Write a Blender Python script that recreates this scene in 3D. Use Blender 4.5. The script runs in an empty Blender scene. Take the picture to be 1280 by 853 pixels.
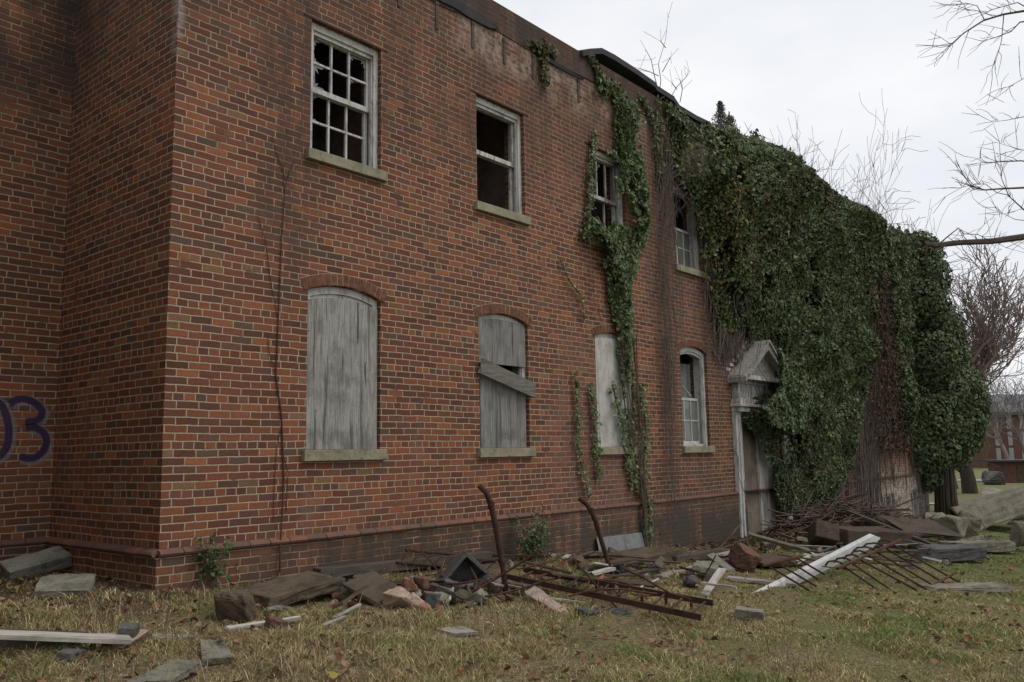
import bpy, math, random
import numpy as np
from mathutils import Vector, Matrix
random.seed(7); RNG = np.random.default_rng(7)
scene = bpy.context.scene
COL = scene.collection

# ------------------------------------------------------------------ camera
F_PX, CX, CY = 1070.0, 640.0, 426.5
CAM = np.array([-3.59, -6.8, 1.038])
yaw, pitch, roll = (math.radians(a) for a in (40.0, 7.48, -1.0))
FW = np.array([math.cos(yaw)*math.cos(pitch), math.sin(yaw)*math.cos(pitch), math.sin(pitch)])
_r = np.cross(FW, [0, 0, 1]); _r /= np.linalg.norm(_r); _u = np.cross(_r, FW)
RT = math.cos(roll)*_r + math.sin(roll)*_u
UP = -math.sin(roll)*_r + math.cos(roll)*_u
cd = bpy.data.cameras.new('camera'); cam = bpy.data.objects.new('camera', cd); COL.objects.link(cam)
M = Matrix.Identity(4)
for i in range(3):
    M[i][0], M[i][1], M[i][2], M[i][3] = RT[i], UP[i], -FW[i], CAM[i]
cam.matrix_world = M
cd.sensor_width = 36.0; cd.lens = 36.0*F_PX/1280.0
cd.clip_start = 0.1; cd.clip_end = 3000
scene.camera = cam

def ray(x, y): return FW + RT*(x-CX)/F_PX - UP*(y-CY)/F_PX
def P(x, y, t): return CAM + ray(x, y)*t                   # a point at a given depth
def W(x, y, Y=0.0):                                         # a point on a plane parallel to the facade
    d = ray(x, y); return CAM + d*((Y-CAM[1])/d[1])
def gz(X, Y):                                               # ground height
    X = np.asarray(X, float); Y = np.asarray(Y, float)
    g = np.interp(X, [-10, 0, 2.4, 5.2, 7.3, 10.6, 18.2, 22, 60, 130], [.02, 0, -.11, -.21, -.38, -.52, -.75, -1.1, -1.75, -2.2])
    g = g + 0.075*np.minimum(0, np.maximum(Y, -9)) + .3*np.exp(-((X-14.2)/2.5)**2-((Y+.6)/1.2)**2)
    return g
def G(x, y, h=0.0):                                         # a point on the ground (h above it)
    d = ray(x, y); t = 1.0
    while t < 500:
        p = CAM + d*t
        if p[2] < float(gz(p[0], p[1])) + h: break
        t += .02*max(1, t/10)
    return p

# ------------------------------------------------------------------ noise
def _hash(ix, iy, s):
    h = (ix*374761393 + iy*668265263 + s*982451653) & 0xffffffff
    h = ((h ^ (h >> 13))*1274126177) & 0xffffffff
    return ((h ^ (h >> 16)) & 0xffff)/65535.0
def vnoise(x, y, s=0):
    x = np.asarray(x, float); y = np.asarray(y, float)
    ix = np.floor(x).astype(np.int64); iy = np.floor(y).astype(np.int64)
    fx = x-ix; fy = y-iy; fx = fx*fx*(3-2*fx); fy = fy*fy*(3-2*fy)
    a = _hash(ix, iy, s); b = _hash(ix+1, iy, s); c = _hash(ix, iy+1, s); d = _hash(ix+1, iy+1, s)
    return (a*(1-fx)+b*fx)*(1-fy) + (c*(1-fx)+d*fx)*fy
def fbm(x, y, s=0, o=4):
    x = np.asarray(x, float); y = np.asarray(y, float)
    v = 0; a = .5; tot = 0
    for i in range(o):
        v = v + a*vnoise(x*2**i+17.3*i, y*2**i-9.1*i, s+i); tot += a; a *= .5
    return v/tot

# ------------------------------------------------------------------ node DSL
class S:
    def __init__(s, nt, sock): s.nt, s.k = nt, sock
    def _m(s, op, o=None, o2=None, clamp=False):
        n = s.nt.nodes.new('ShaderNodeMath'); n.operation = op; n.use_clamp = clamp
        s.nt.links.new(s.k, n.inputs[0])
        for i, v in ((1, o), (2, o2)):
            if v is None: continue
            if isinstance(v, S): s.nt.links.new(v.k, n.inputs[i])
            else: n.inputs[i].default_value = v
        return S(s.nt, n.outputs[0])
    def __add__(s, o): return s._m('ADD', o)
    __radd__ = __add__
    def __sub__(s, o): return s._m('SUBTRACT', o)
    def __rsub__(s, o): return (s*-1.0)+o
    def __mul__(s, o): return s._m('MULTIPLY', o)
    __rmul__ = __mul__
    def __truediv__(s, o): return s._m('DIVIDE', o)
    def floor(s): return s._m('FLOOR')
    def fract(s): return s._m('FRACT')
    def abs(s): return s._m('ABSOLUTE')
    def min(s, o): return s._m('MINIMUM', o)
    def max(s, o): return s._m('MAXIMUM', o)
    def lt(s, o): return s._m('LESS_THAN', o)
    def gt(s, o): return s._m('GREATER_THAN', o)
    def mod(s, o): return s._m('FLOORED_MODULO', o)
    def clamp(s): return s._m('ADD', 0.0, clamp=True)
    def step(s, a, b, lo=0.0, hi=1.0):
        n = s.nt.nodes.new('ShaderNodeMapRange'); n.interpolation_type = 'SMOOTHSTEP'
        s.nt.links.new(s.k, n.inputs[0]); n.inputs[1].default_value = a; n.inputs[2].default_value = b
        n.inputs[3].default_value = lo; n.inputs[4].default_value = hi
        return S(s.nt, n.outputs[0])
class Mat:
    def __init__(s, name):
        s.m = bpy.data.materials.new(name); s.m.use_nodes = True; s.nt = s.m.node_tree
        s.nt.nodes.clear()
        s.out = s.n('ShaderNodeOutputMaterial'); s.b = s.n('ShaderNodeBsdfPrincipled')
        s.nt.links.new(s.b.outputs[0], s.out.inputs[0])
    def n(s, t): return s.nt.nodes.new(t)
    def link(s, a, b): s.nt.links.new(a.k if isinstance(a, S) else a, b)
    def set(s, name, v):
        i = s.b.inputs[name]
        if isinstance(v, S): s.nt.links.new(v.k, i)
        else: i.default_value = v
    def coord(s, which='Object'):
        return S(s.nt, s.n('ShaderNodeTexCoord').outputs[which])
    def xyz(s, c):
        n = s.n('ShaderNodeSeparateXYZ'); s.link(c, n.inputs[0]); return [S(s.nt, n.outputs[i]) for i in range(3)]
    def vec(s, x, y, z=0.0):
        n = s.n('ShaderNodeCombineXYZ')
        for i, v in enumerate((x, y, z)):
            if isinstance(v, S): s.link(v, n.inputs[i])
            else: n.inputs[i].default_value = v
        return S(s.nt, n.outputs[0])
    def scale(s, c, v):
        n = s.n('ShaderNodeMapping'); s.link(c, n.inputs[0]); n.inputs[3].default_value = v; return S(s.nt, n.outputs[0])
    def noise(s, c, sc, detail=4, rough=.55, dist=0.0):
        n = s.n('ShaderNodeTexNoise'); s.link(c, n.inputs['Vector']); n.inputs['Scale'].default_value = sc
        n.inputs['Detail'].default_value = detail; n.inputs['Roughness'].default_value = rough; n.inputs['Distortion'].default_value = dist
        return S(s.nt, n.outputs[0])
    def white(s, c):
        n = s.n('ShaderNodeTexWhiteNoise'); n.noise_dimensions = '3D'; s.link(c, n.inputs[0])
        return S(s.nt, n.outputs['Value'])
    def ramp(s, v, stops, interp='LINEAR'):
        n = s.n('ShaderNodeValToRGB'); s.link(v, n.inputs[0]); r = n.color_ramp; r.interpolation = interp
        while len(r.elements) < len(stops): r.elements.new(.5)
        for e, (p, c) in zip(r.elements, stops): e.position = p; e.color = (*c, 1)
        return S(s.nt, n.outputs[0])
    def mix(s, f, a, b, mode='MIX'):
        n = s.n('ShaderNodeMix'); n.data_type = 'RGBA'; n.blend_type = mode
        for i, v in ((0, f), (6, a), (7, b)):
            if isinstance(v, S): s.link(v, n.inputs[i])
            elif i == 0: n.inputs[0].default_value = v
            else: n.inputs[i].default_value = (*v, 1)
        return S(s.nt, n.outputs[2])
    def attr(s, name):
        n = s.n('ShaderNodeAttribute'); n.attribute_name = name; return S(s.nt, n.outputs['Color']), S(s.nt, n.outputs['Fac'])
    def bump(s, h, strength=.5, dist=.01):
        n = s.n('ShaderNodeBump'); n.inputs['Strength'].default_value = strength; n.inputs['Distance'].default_value = dist
        s.link(h, n.inputs['Height']); s.nt.links.new(n.outputs[0], s.b.inputs['Normal'])

C_, L_ = 0.0675, 0.2065          # brick course height and stretcher length
def brick_material(name, bond=True, grime=0.0, z0=0.31, tar=0.0):
    m = Mat(name); c = m.coord(); x, y, z = m.xyz(c)
    g = m.n('ShaderNodeNewGeometry'); nx, ny, nz = m.xyz(S(m.nt, g.outputs['True Normal']))
    side = nx.abs().gt(.7)
    h = x*(1.0-side) + (y+.1)*side
    wob = m.noise(c, 9.0, 2)
    h2 = h + (wob-.5)*.018; z2 = z + (m.noise(c, 6.0, 2)-.5)*.014 + (m.noise(c, .9, 2)-.5)*.03
    v = (z2-z0)/C_; row = v.floor(); fv = v.fract()
    if bond:
        hd = row.mod(6.0).lt(.5)
    else:
        hd = row*0.0
    rr = m.white(m.vec(row, 3.3))
    u = (h2/L_)*(hd+1.0) + row.mod(2.0)*.5*(1.0-hd) + hd*.25 + (rr-.5)*.10
    colm = u.floor(); fu = u.fract()
    du = fu.min(1.0-fu)*L_/(hd+1.0); dv = fv.min(1.0-fv)*C_
    rag = m.noise(c, 60.0, 3)
    d = du.min(dv) + (rag-.5)*.0085
    face = d.step(.0040, .0076)
    r1 = m.white(m.vec(colm, row, hd)); r2 = m.white(m.vec(colm, row, hd+7.0)); r3 = m.white(m.vec(colm, row, hd+13.0))
    base = m.ramp(r1, [(0, (.112, .047, .031)), (.14, (.168, .065, .037)), (.36, (.140, .054, .034)), (.56, (.205, .076, .040)),
                       (.72, (.108, .053, .039)), (.83, (.096, .062, .047)), (.87, (.132, .064, .050)), (.925, (.235, .090, .043)), (.975, (.178, .100, .053))], 'CONSTANT')
    tone = (r2-.5)*.30 + 1.0
    mott = m.noise(c, 38.0, 5, .65)
    tone = tone*(mott*.9+.55)
    tv = m.vec(tone, tone, tone)
    bc = m.mix(1.0, base, tv, 'MULTIPLY')
    mort = m.mix(m.noise(c, 14.0, 5), (.44, .35, .235), (.29, .22, .15))
    lost = m.noise(c, 3.2, 6, .7).step(.57, .66)
    mort = m.mix(lost*.75, mort, (.095, .065, .048))
    zone = m.noise(c, .8, 4, .6)*.55+.72; bc = m.mix(1.0, bc, m.vec(zone*1.0, zone*.98, zone*.96), 'MULTIPLY')
    colr = m.mix(face, mort, bc)
    # ---- weather: zones with a shape of their own
    big = m.noise(c, .55, 5, .6); mid = m.noise(c, 1.7, 6, .65); fine = m.noise(c, 11.0, 6, .7)
    streak = m.noise(m.scale(c, (3.2, 3.2, .28)), 1.6, 5, .62)
    # orange bloom mid wall
    colr = m.mix((big.step(.50, .70)*mid.step(.4, .62))*.38, colr, (.205, .080, .042))
    # brown soot over the upper storey
    soot = (z+(big-.5)*3.2).step(3.6, 6.2)*streak.step(.28, .62)
    colr = m.mix(soot*.62, colr, (.070, .044, .035))
    # film of dirt that blurs the joints
    film = (mid*.55+fine*.45).step(.47, .64)*(z.step(2.0, 5.6, .20, .72))
    colr = m.mix(film*.62, colr, (.115, .066, .045))
    # lime wash-out, pink
    lime = (m.noise(m.scale(c, (1.0, 1.0, .45)), 1.1, 6, .68)).step(.60, .72)*fine.step(.35, .6)
    colr = m.mix(lime*.40, colr, (.22, .140, .115))
    # efflorescence band under the parapet
    eff = (z+(mid-.5)*.7).step(5.75, 6.15)*(z+(fine-.5)*.3).step(6.75, 6.45)*x.step(3.0, 3.9)*(mid*.5+fine*.5).step(.44, .60)
    colr = m.mix(eff*.75, colr, (.36, .285, .235))
    pinkz = (x+(big-.5)*1.2).step(5.1, 5.6)*(x+(mid-.5)*1.0).step(7.6, 7.0)*(z+(mid-.5)*1.5).step(2.9, 2.2)*(fine*.5+mid*.5).step(.40, .55)
    colr = m.mix(pinkz*.5, colr, (.175, .100, .085))
    purp = (x+(mid-.5)*.9).step(7.6, 8.1)*(x+(mid-.5)*.9).step(10.6, 9.8)*(streak*.6+fine*.4).step(.40, .58)
    colr = m.mix(purp*.55, colr, (.088, .062, .056))
    vs_ = (x+(mid-.5)*.8).step(.75, 1.05)*(x+(mid-.5)*.8).step(1.75, 1.35)*(z+(big-.5)*2.0).step(2.3, 3.4)*(streak*.5+fine*.5).step(.36, .56)
    colr = m.mix(vs_*.6, colr, (.060, .040, .033))
    # white run at the top of the corner, near-black upper part of the recess at the far left
    runm = (z+(fine-.5)*1.1).step(4.55, 4.9)*x.abs().step(.10, .0)*y.step(.14, .03)*fine.step(.42, .55)
    colr = m.mix(runm*.4, colr, (.48, .46, .44))
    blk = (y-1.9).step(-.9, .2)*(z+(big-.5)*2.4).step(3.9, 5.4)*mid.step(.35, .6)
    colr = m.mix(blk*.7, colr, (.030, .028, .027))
    # damp and moss at the foot
    damp = (z+.03*x+(mid-.5)*.9).step(.50, .22)*(x+(mid-.5)*1.5).step(.7, 1.7)*(streak*.5+mid*.5).step(.36, .54)
    colr = m.mix(damp*.85, colr, (.052, .046, .034))
    damp2 = z.step(.33, .22)*x.step(6.6, 7.6)*(z+.04*x+(mid-.5)*.5).step(-.05, .28)
    colr = m.mix(damp2*.32*fine.step(.3, .55), colr, (.050, .047, .042))
    drip = streak.step(.61, .72)*mid.step(.42, .6)*(z.step(.2, 3.0))
    colr = m.mix(drip*.45, colr, (.06, .040, .034))
    # whitewashed foot at the far end
    ww = x.step(16.5, 17.4)*(z+(mid-.5)*1.6).step(1.0, .1)*fine.step(.34, .58)
    colr = m.mix(ww*.8, colr, (.46, .42, .36))
    if grime:
        colr = m.mix((mid*.5+streak*.5).step(.36, .60)*grime, colr, (.070, .052, .042))
    if tar: colr = m.mix((fine*.35+mid*.3+.38).clamp()*tar, colr, (.050, .036, .031))
    m.set('Base Color', colr); m.set('Roughness', .92); m.set('Specular IOR Level', .2)
    hgt = face*.9 + mott*.35*face + rag*.25 + r3*.35*face
    m.bump(hgt, .9, .006)
    return m.m

def wood_material(name, c1, c2, dark, axis=2, streaks=.6, sc=1.0, slits=0.0):
    m = Mat(name); c = m.coord()
    s = [30.0*sc]*3; s[axis] = 1.6*sc
    g = m.noise(m.scale(c, tuple(s)), 3.0, 6, .65, .3)
    s2 = [7.0*sc]*3; s2[axis] = .30*sc
    st = m.noise(m.scale(c, tuple(s2)), 2.2, 5, .6)
    bl = m.noise(c, 3.0, 5, .6); kn = m.noise(c, 34.0, 5, .75)
    col = m.mix((g*.75+kn*.25).step(.36, .64), c1, c2)
    col = m.mix((st.step(.54, .70)*streaks), col, dark)
    col = m.mix(bl.step(.46, .68)*.5, col, dark)
    if slits:
        s3 = [11.0]*3; s3[axis] = .9; sl_ = m.noise(m.scale(c, tuple(s3)), 1.3, 2, .4)
        col = m.mix(sl_.step(.66, .72)*slits, col, (.035, .030, .027)); nail = m.noise(c, 16, 1, .3); col = m.mix(nail.step(.76, .80)*slits, col, (.06, .04, .03))
    m.set('Base Color', col); m.set('Roughness', .85); m.set('Specular IOR Level', .25)
    m.bump(g*.7+st*.5, .6, .004); return m.m
def stone_material(name, c1, c2, dark, sc=1.0, bump=.6):
    m = Mat(name); c = m.coord()
    a = m.noise(c, 2.3*sc, 6, .65); b = m.noise(c, 14*sc, 6, .7); d = m.noise(c, 60*sc, 4, .7)
    col = m.mix(a.step(.35, .65), c1, c2); col = m.mix((b*.6+a*.4).step(.50, .66)*.75, col, dark)
    col = m.mix(d.step(.55, .75)*.3, col, tuple(min(.5, v*1.6) for v in c1)); pit = m.noise(c, 28*sc, 3, .6); col = m.mix(pit.step(.58, .68)*.6, col, tuple(v*.55 for v in dark)); moss = m.noise(c, 5*sc, 5, .65); col = m.mix(moss.step(.54, .68)*.45, col, (dark[0]*.95, dark[1]*.98, dark[2]*.7))
    m.set('Base Color', col); m.set('Roughness', .93); m.set('Specular IOR Level', .2)
    m.bump(a*.8+b*.7+d*.4, bump, .03); return m.m
def paint_material(name, white, bare, amount=.5, axis=2):
    m = Mat(name); c = m.coord(); s = [5.0]*3; s[axis] = 1.2
    p = m.noise(m.scale(c, tuple(s)), 4.0, 7, .7); b = m.noise(c, 40, 4, .7); dirt = m.noise(c, 3.0, 5, .6)
    f = (p*.7+b*.3).step(amount, amount+.10)
    col = m.mix(f, white, bare); col = m.mix(dirt.step(.45, .72)*.5, col, tuple(v*.5 for v in bare))
    m.set('Base Color', col); m.set('Roughness', .75); m.set('Specular IOR Level', .3)
    m.bump(p+b*.5, .4, .004); return m.m
def plain(name, col, rough=.9, var=.4, sc=6.0, spec=.25, bump=.3):
    m = Mat(name); c = m.coord(); a = m.noise(c, sc, 6, .65); b = m.noise(c, sc*7, 4, .6)
    cc = m.mix((a*.65+b*.35).step(.3, .7), tuple(v*(1-var) for v in col), tuple(min(1, v*(1+var)) for v in col))
    m.set('Base Color', cc); m.set('Roughness', rough); m.set('Specular IOR Level', spec)
    m.bump(a+b*.6, bump, .006); return m.m
def leaf_material(name, rough=.6, trans=.12, spec=.22):
    m = Mat(name); col, _ = m.attr('Col'); m.set('Base Color', col); m.set('Roughness', rough); m.set('Specular IOR Level', spec)
    if trans:
        t = m.n('ShaderNodeBsdfTranslucent'); m.link(col, t.inputs[0])
        mx = m.n('ShaderNodeMixShader'); mx.inputs[0].default_value = trans
        m.nt.links.new(m.b.outputs[0], mx.inputs[1]); m.nt.links.new(t.outputs[0], mx.inputs[2]); m.nt.links.new(mx.outputs[0], m.out.inputs[0])
    return m.m
def glass_material(name, dirt=.5, tint=(.22, .23, .22)):
    m = Mat(name); c = m.coord(); a = m.noise(c, 5, 5, .6)
    m.set('Base Color', m.mix(a.step(.3, .7), tint, tuple(v*.7 for v in tint))); m.set('Roughness', .15); m.set('Specular IOR Level', .6)
    t = m.n('ShaderNodeBsdfTransparent'); mx = m.n('ShaderNodeMixShader')
    m.link((a.step(.2, .8)*.3+dirt).clamp(), mx.inputs[0])
    m.nt.links.new(t.outputs[0], mx.inputs[1]); m.nt.links.new(m.b.outputs[0], mx.inputs[2]); m.nt.links.new(mx.outputs[0], m.out.inputs[0])
    return m.m
def ground_material():
    m = Mat('ground_soil'); c = m.coord(); x, y, z = m.xyz(c)
    a = m.noise(c, .35, 5, .6); b = m.noise(c, 2.2, 6, .65); d = m.noise(c, 26, 6, .75); e = m.noise(c, 90, 4, .7)
    straw = m.mix(d.step(.35, .65), (.125, .095, .054), (.30, .23, .13))
    green = m.mix(d.step(.35, .65), (.085, .098, .036), (.19, .20, .085))
    gm = (x*.045 + (0.0-y)*.10 + .12 + (a-.5)*1.6 + (b-.5)*1.0).step(.35, .85)
    far = x.step(24, 34); gm = gm.max(far*.75)
    col = m.mix(gm*.75, straw, green)
    col = m.mix(e.step(.55, .70)*.5, col, (.050, .035, .022))
    soil = (y.step(-1.3, -.1)*(1.0-far) + b.step(.58, .72)*.7).clamp()
    col = m.mix(soil*.8, col, m.mix(d, (.035, .025, .017), (.115, .080, .052)))
    m.set('Base Color', col); m.set('Roughness', .95); m.set('Specular IOR Level', .1)
    m.bump(d+e*.6+b*.5, .9, .03); return m.m
def bark_material(name, col):
    m = Mat(name); c = m.coord(); a = m.noise(m.scale(c, (9, 9, 1.6)), 2.0, 6, .7); b = m.noise(c, 30, 4, .7)
    cc = m.mix((a*.7+b*.3).step(.35, .65), tuple(v*.45 for v in col), col)
    m.set('Base Color', cc); m.set('Roughness', .95); m.set('Specular IOR Level', .1); m.bump(a+b*.4, .9, .03); return m.m
def rust_material(name, c1=(.030, .018, .013), c2=(.078, .038, .024)):
    m = Mat(name); c = m.coord(); a = m.noise(c, 9, 6, .7); b = m.noise(c, 70, 4, .7)
    col = m.mix((a*.6+b*.4).step(.38, .64), c1, c2); m.set('Base Color', col); m.set('Roughness', .9); m.set('Specular IOR Level', .25)
    m.bump(a+b, .6, .004); return m.m
def spray_material(name, col, dens):
    m = Mat(name); c = m.coord(); a, f = m.attr('Col'); nz_ = m.noise(c, 70, 4, .7)
    r, g2, b2 = None, None, None
    m.set('Base Color', col); m.set('Roughness', .75)
    t = m.n('ShaderNodeBsdfTransparent'); mx = m.n('ShaderNodeMixShader')
    m.link(((f*1.3+(nz_-.5)*1.1).step(.15, 1.0))*dens, mx.inputs[0])
    m.nt.links.new(t.outputs[0], mx.inputs[1]); m.nt.links.new(m.b.outputs[0], mx.inputs[2]); m.nt.links.new(mx.outputs[0], m.out.inputs[0])
    return m.m

MT = dict(
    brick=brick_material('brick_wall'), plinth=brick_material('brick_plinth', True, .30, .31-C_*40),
    roll=plain('water_table_brick', (.155, .075, .058), .9, .45, 5.0),
    archb=plain('arch_brick', (.138, .060, .038), .92, .6, 14.0),
    mortar=plain('old_mortar', (.30, .23, .155), .95, .3, 9.0),
    sill=stone_material('sill_stone', (.30, .27, .19), (.22, .20, .14), (.13, .12, .085), 1.4, .35),
    board=wood_material('grey_plywood', (.36, .345, .315), (.175, .168, .155), (.060, .055, .05), 2, .9, slits=.8),
    board2=wood_material('dark_plywood', (.255, .245, .225), (.130, .125, .115), (.050, .047, .043), 2, .8, slits=.5),
    board3=wood_material('pale_board', (.52, .50, .46), (.36, .34, .31), (.17, .155, .14), 2, .5),
    door=wood_material('door_plywood', (.26, .215, .165), (.155, .125, .095), (.07, .055, .042), 2, .6),
    plank=wood_material('weathered_plank', (.36, .335, .295), (.20, .18, .155), (.08, .07, .058), 0, .5),
    pale_plank=wood_material('pale_plank', (.50, .47, .42), (.33, .30, .26), (.14, .12, .10), 0, .45),
    dark_plank=wood_material('dark_plank', (.105, .085, .068), (.060, .048, .038), (.026, .020, .017), 0, .5),
    red_plank=wood_material('reddish_plank', (.105, .076, .052), (.060, .045, .033), (.026, .019, .016), 0, .5),
    splinter=wood_material('splintered_wood', (.46, .36, .29), (.30, .22, .175), (.12, .085, .065), 0, .5),
    white=paint_material('peeling_white_paint', (.50, .49, .465), (.27, .25, .22), .50),
    whitex=paint_material('white_column_paint', (.46, .455, .44), (.30, .28, .25), .57, 0),
    trim=paint_material('worn_trim_paint', (.50, .485, .455), (.235, .215, .185), .46),
    ped=paint_material('pediment_paint', (.30, .285, .26), (.19, .165, .135), .50, 0),
    concrete=stone_material('concrete', (.235, .22, .175), (.165, .155, .125), (.085, .080, .062), 2.0),
    rock=stone_material('broken_concrete', (.255, .228, .175), (.185, .162, .122), (.085, .074, .056), 1.3, .9),
    dark_stone=stone_material('dark_concrete', (.125, .12, .115), (.085, .08, .078), (.045, .042, .04), 1.2),
    brown_block=stone_material('brown_block', (.115, .088, .06), (.082, .062, .044), (.05, .04, .03), 1.0),
    slate=plain('slate', (.060, .072, .068), .6, .35, 9.0),
    rubble=stone_material('brick_rubble', (.30, .135, .09), (.21, .10, .07), (.30, .24, .19), 2.2),
    rubble_pale=stone_material('mortar_rubble', (.42, .33, .25), (.33, .22, .17), (.22, .12, .09), 2.0),
    old_brick=stone_material('old_brick', (.160, .080, .055), (.105, .060, .045), (.10, .08, .065), 2.5),
    tar=plain('roofing_tar', (.026, .026, .027), .65, .4, 5.0),
    tarbrick=brick_material('tarred_parapet', True, 1.0, .31, .85),
    rust=rust_material('rust'), rust2=rust_material('rust_red', (.040, .021, .014), (.105, .046, .026)),
    metal=wood_material('grey_sheet_metal', (.30, .30, .295), (.20, .20, .195), (.10, .098, .09), 2, .5),
    dark=plain('interior_plaster', (.20, .17, .15), .95, .5, 1.5),
    inwall=plain('interior_wall', (.40, .30, .27), .95, .5, 1.2),
    curtain=plain('curtain_cloth', (.20, .20, .19), .9, .35, 4.0),
    glass=glass_material('dirty_glass', .42, (.30, .31, .31)), glassg=glass_material('dusty_glass', .72, (.20, .21, .185)),
    ivy=leaf_material('ivy_leaf'), weed=leaf_material('weed_leaf', .6, .2, .3), dry=leaf_material('grass_blade', .9, .15, .1),
    litter=leaf_material('dry_leaf', .85, .15, .15),
    vine=plain('vine_bark', (.105, .078, .062), .95, .45, 12.0), vine_grey=plain('grey_vine_bark', (.120, .098, .086), .95, .4, 12.0),
    vine_red=plain('red_vine_bark', (.070, .036, .030), .95, .4, 12.0),
    brush=plain('brush_twigs', (.088, .064, .045), .95, .45, 4.0),
    bark=bark_material('dark_bark', (.080, .068, .054)), twig=plain('twig_bark', (.085, .066, .058), .95, .3, 9.0),
    twig_red=plain('reddish_twig_bark', (.20, .150, .135), .95, .35, 9.0),
    far_twig=plain('pale_twig_bark', (.15, .125, .112), .95, .3, 9.0),
    ground=ground_material(), path=plain('path_gravel', (.27, .265, .25), .95, .25, 3.0),
    spray=spray_material('purple_spray_paint', (.034, .014, .062, 1), .80), halo=spray_material('white_spray_paint', (.30, .29, .31, 1), .42),
    farbrick=brick_material('far_brick'), farwin=plain('far_window_frame', (.27, .27, .27), .6, .15, 1.0), roofing=plain('far_roof', (.13, .135, .14), .8, .3, 1.0),
    shed=plain('shed_boards', (.115, .055, .042), .9, .4, 2.0),
)

# ------------------------------------------------------------------ mesh helpers
class MB:
    def __init__(s): s.v = []; s.f = []
    def add(s, vs, fs):
        o = len(s.v); s.v += [tuple(float(q) for q in v) for v in vs]; s.f += [tuple(i+o for i in f) for f in fs]; return s
    def box(s, a, b):
        (x0, y0, z0), (x1, y1, z1) = a, b
        return s.add([(x0,y0,z0),(x1,y0,z0),(x1,y1,z0),(x0,y1,z0),(x0,y0,z1),(x1,y0,z1),(x1,y1,z1),(x0,y1,z1)],
                     [(0,3,2,1),(4,5,6,7),(0,1,5,4),(1,2,6,5),(2,3,7,6),(3,0,4,7)])
    def obox(s, mat, size, jit=0.0):                  # oriented box, optional uneven corners
        vs = []
        for z in (-.5, .5):
            for x, y in ((-.5,-.5),(.5,-.5),(.5,.5),(-.5,.5)):
                q = Vector((x*size[0], y*size[1], z*size[2]))
                if jit: q += Vector([random.uniform(-jit, jit)*d for d in size])
                vs.append(mat @ q)
        return s.add(vs, [(0,3,2,1),(4,5,6,7),(0,1,5,4),(1,2,6,5),(2,3,7,6),(3,0,4,7)])
    def tube(s, pts, rad, n=6, cap=True):
        pts = [Vector(p) for p in pts]; k = len(pts)
        if not hasattr(rad, '__len__'): rad = [rad]*k
        vs = []; up = None
        for i, p in enumerate(pts):
            t = (pts[min(i+1, k-1)]-pts[max(i-1, 0)])
            if t.length < 1e-9: t = Vector((0, 0, 1))
            t.normalize()
            if up is None: up = Vector((0, 0, 1)) if abs(t.z) < .9 else Vector((1, 0, 0))
            a = up - t*up.dot(t)
            if a.length < 1e-6: a = t.orthogonal()
            a.normalize(); b = t.cross(a); up = a
            for j in range(n):
                th = 2*math.pi*j/n; vs.append(p + (a*math.cos(th)+b*math.sin(th))*rad[i])
        fs = [(i*n+j, i*n+(j+1) % n, (i+1)*n+(j+1) % n, (i+1)*n+j) for i in range(k-1) for j in range(n)]
        if cap: fs += [tuple(range(n-1, -1, -1)), tuple((k-1)*n+j for j in range(n))]
        return s.add(vs, fs)
    def prism(s, poly, off):                           # polygon (3D points) extruded by an offset vector
        n = len(poly); a = [Vector(p) for p in poly]; o = Vector(off)
        return s.add(a+[p+o for p in a], [tuple(range(n-1, -1, -1)), tuple(range(n, 2*n))]+[(i, (i+1) % n, n+(i+1) % n, n+i) for i in range(n)])

def wloc(o):
    v = Vector((0, 0, 0))
    while o is not None: v = v+Vector(o.location); o = o.parent
    return v
def mesh_from(name, verts, faces, mat, origin=(0, 0, 0)):
    me = bpy.data.meshes.new(name); O = Vector(origin)
    me.from_pydata([tuple(Vector(v)-O) for v in verts], [], faces); me.validate(); me.update()
    if mat: me.materials.append(mat)
    return me
def part(name, mb, mat, parent, label=None, smooth=False, bevel=0.0):
    me = mesh_from(name, mb.v, mb.f, mat, wloc(parent))
    o = bpy.data.objects.new(name, me); COL.objects.link(o); o.parent = parent
    if label: o['label'] = label
    finish(o, smooth, bevel); return o
def finish(o, smooth, bevel):
    if smooth: o.data.polygons.foreach_set('use_smooth', [True]*len(o.data.polygons))
    if bevel:
        b = o.modifiers.new('bevel', 'BEVEL'); b.width = bevel; b.segments = 2; b.limit_method = 'ANGLE'
def thing(name, label, cat, loc, group=None):
    o = bpy.data.objects.new(name, None); o.empty_display_size = .1; COL.objects.link(o); o.location = loc
    o['label'] = label; o['category'] = cat
    if group: o['group'] = group
    return o
def solo(name, mb, mat, label, cat, group=None, smooth=False, bevel=0.0, kind=None, origin=None):
    if origin is None:
        a = np.array(mb.v); origin = (*((a.min(0)+a.max(0))/2)[:2], a[:, 2].min())
    me = mesh_from(name, mb.v, mb.f, mat, origin); o = bpy.data.objects.new(name, me); COL.objects.link(o); o.location = origin
    if label: o['label'] = label; o['category'] = cat
    if group: o['group'] = group
    if kind: o['kind'] = kind
    finish(o, smooth, bevel); return o
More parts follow.
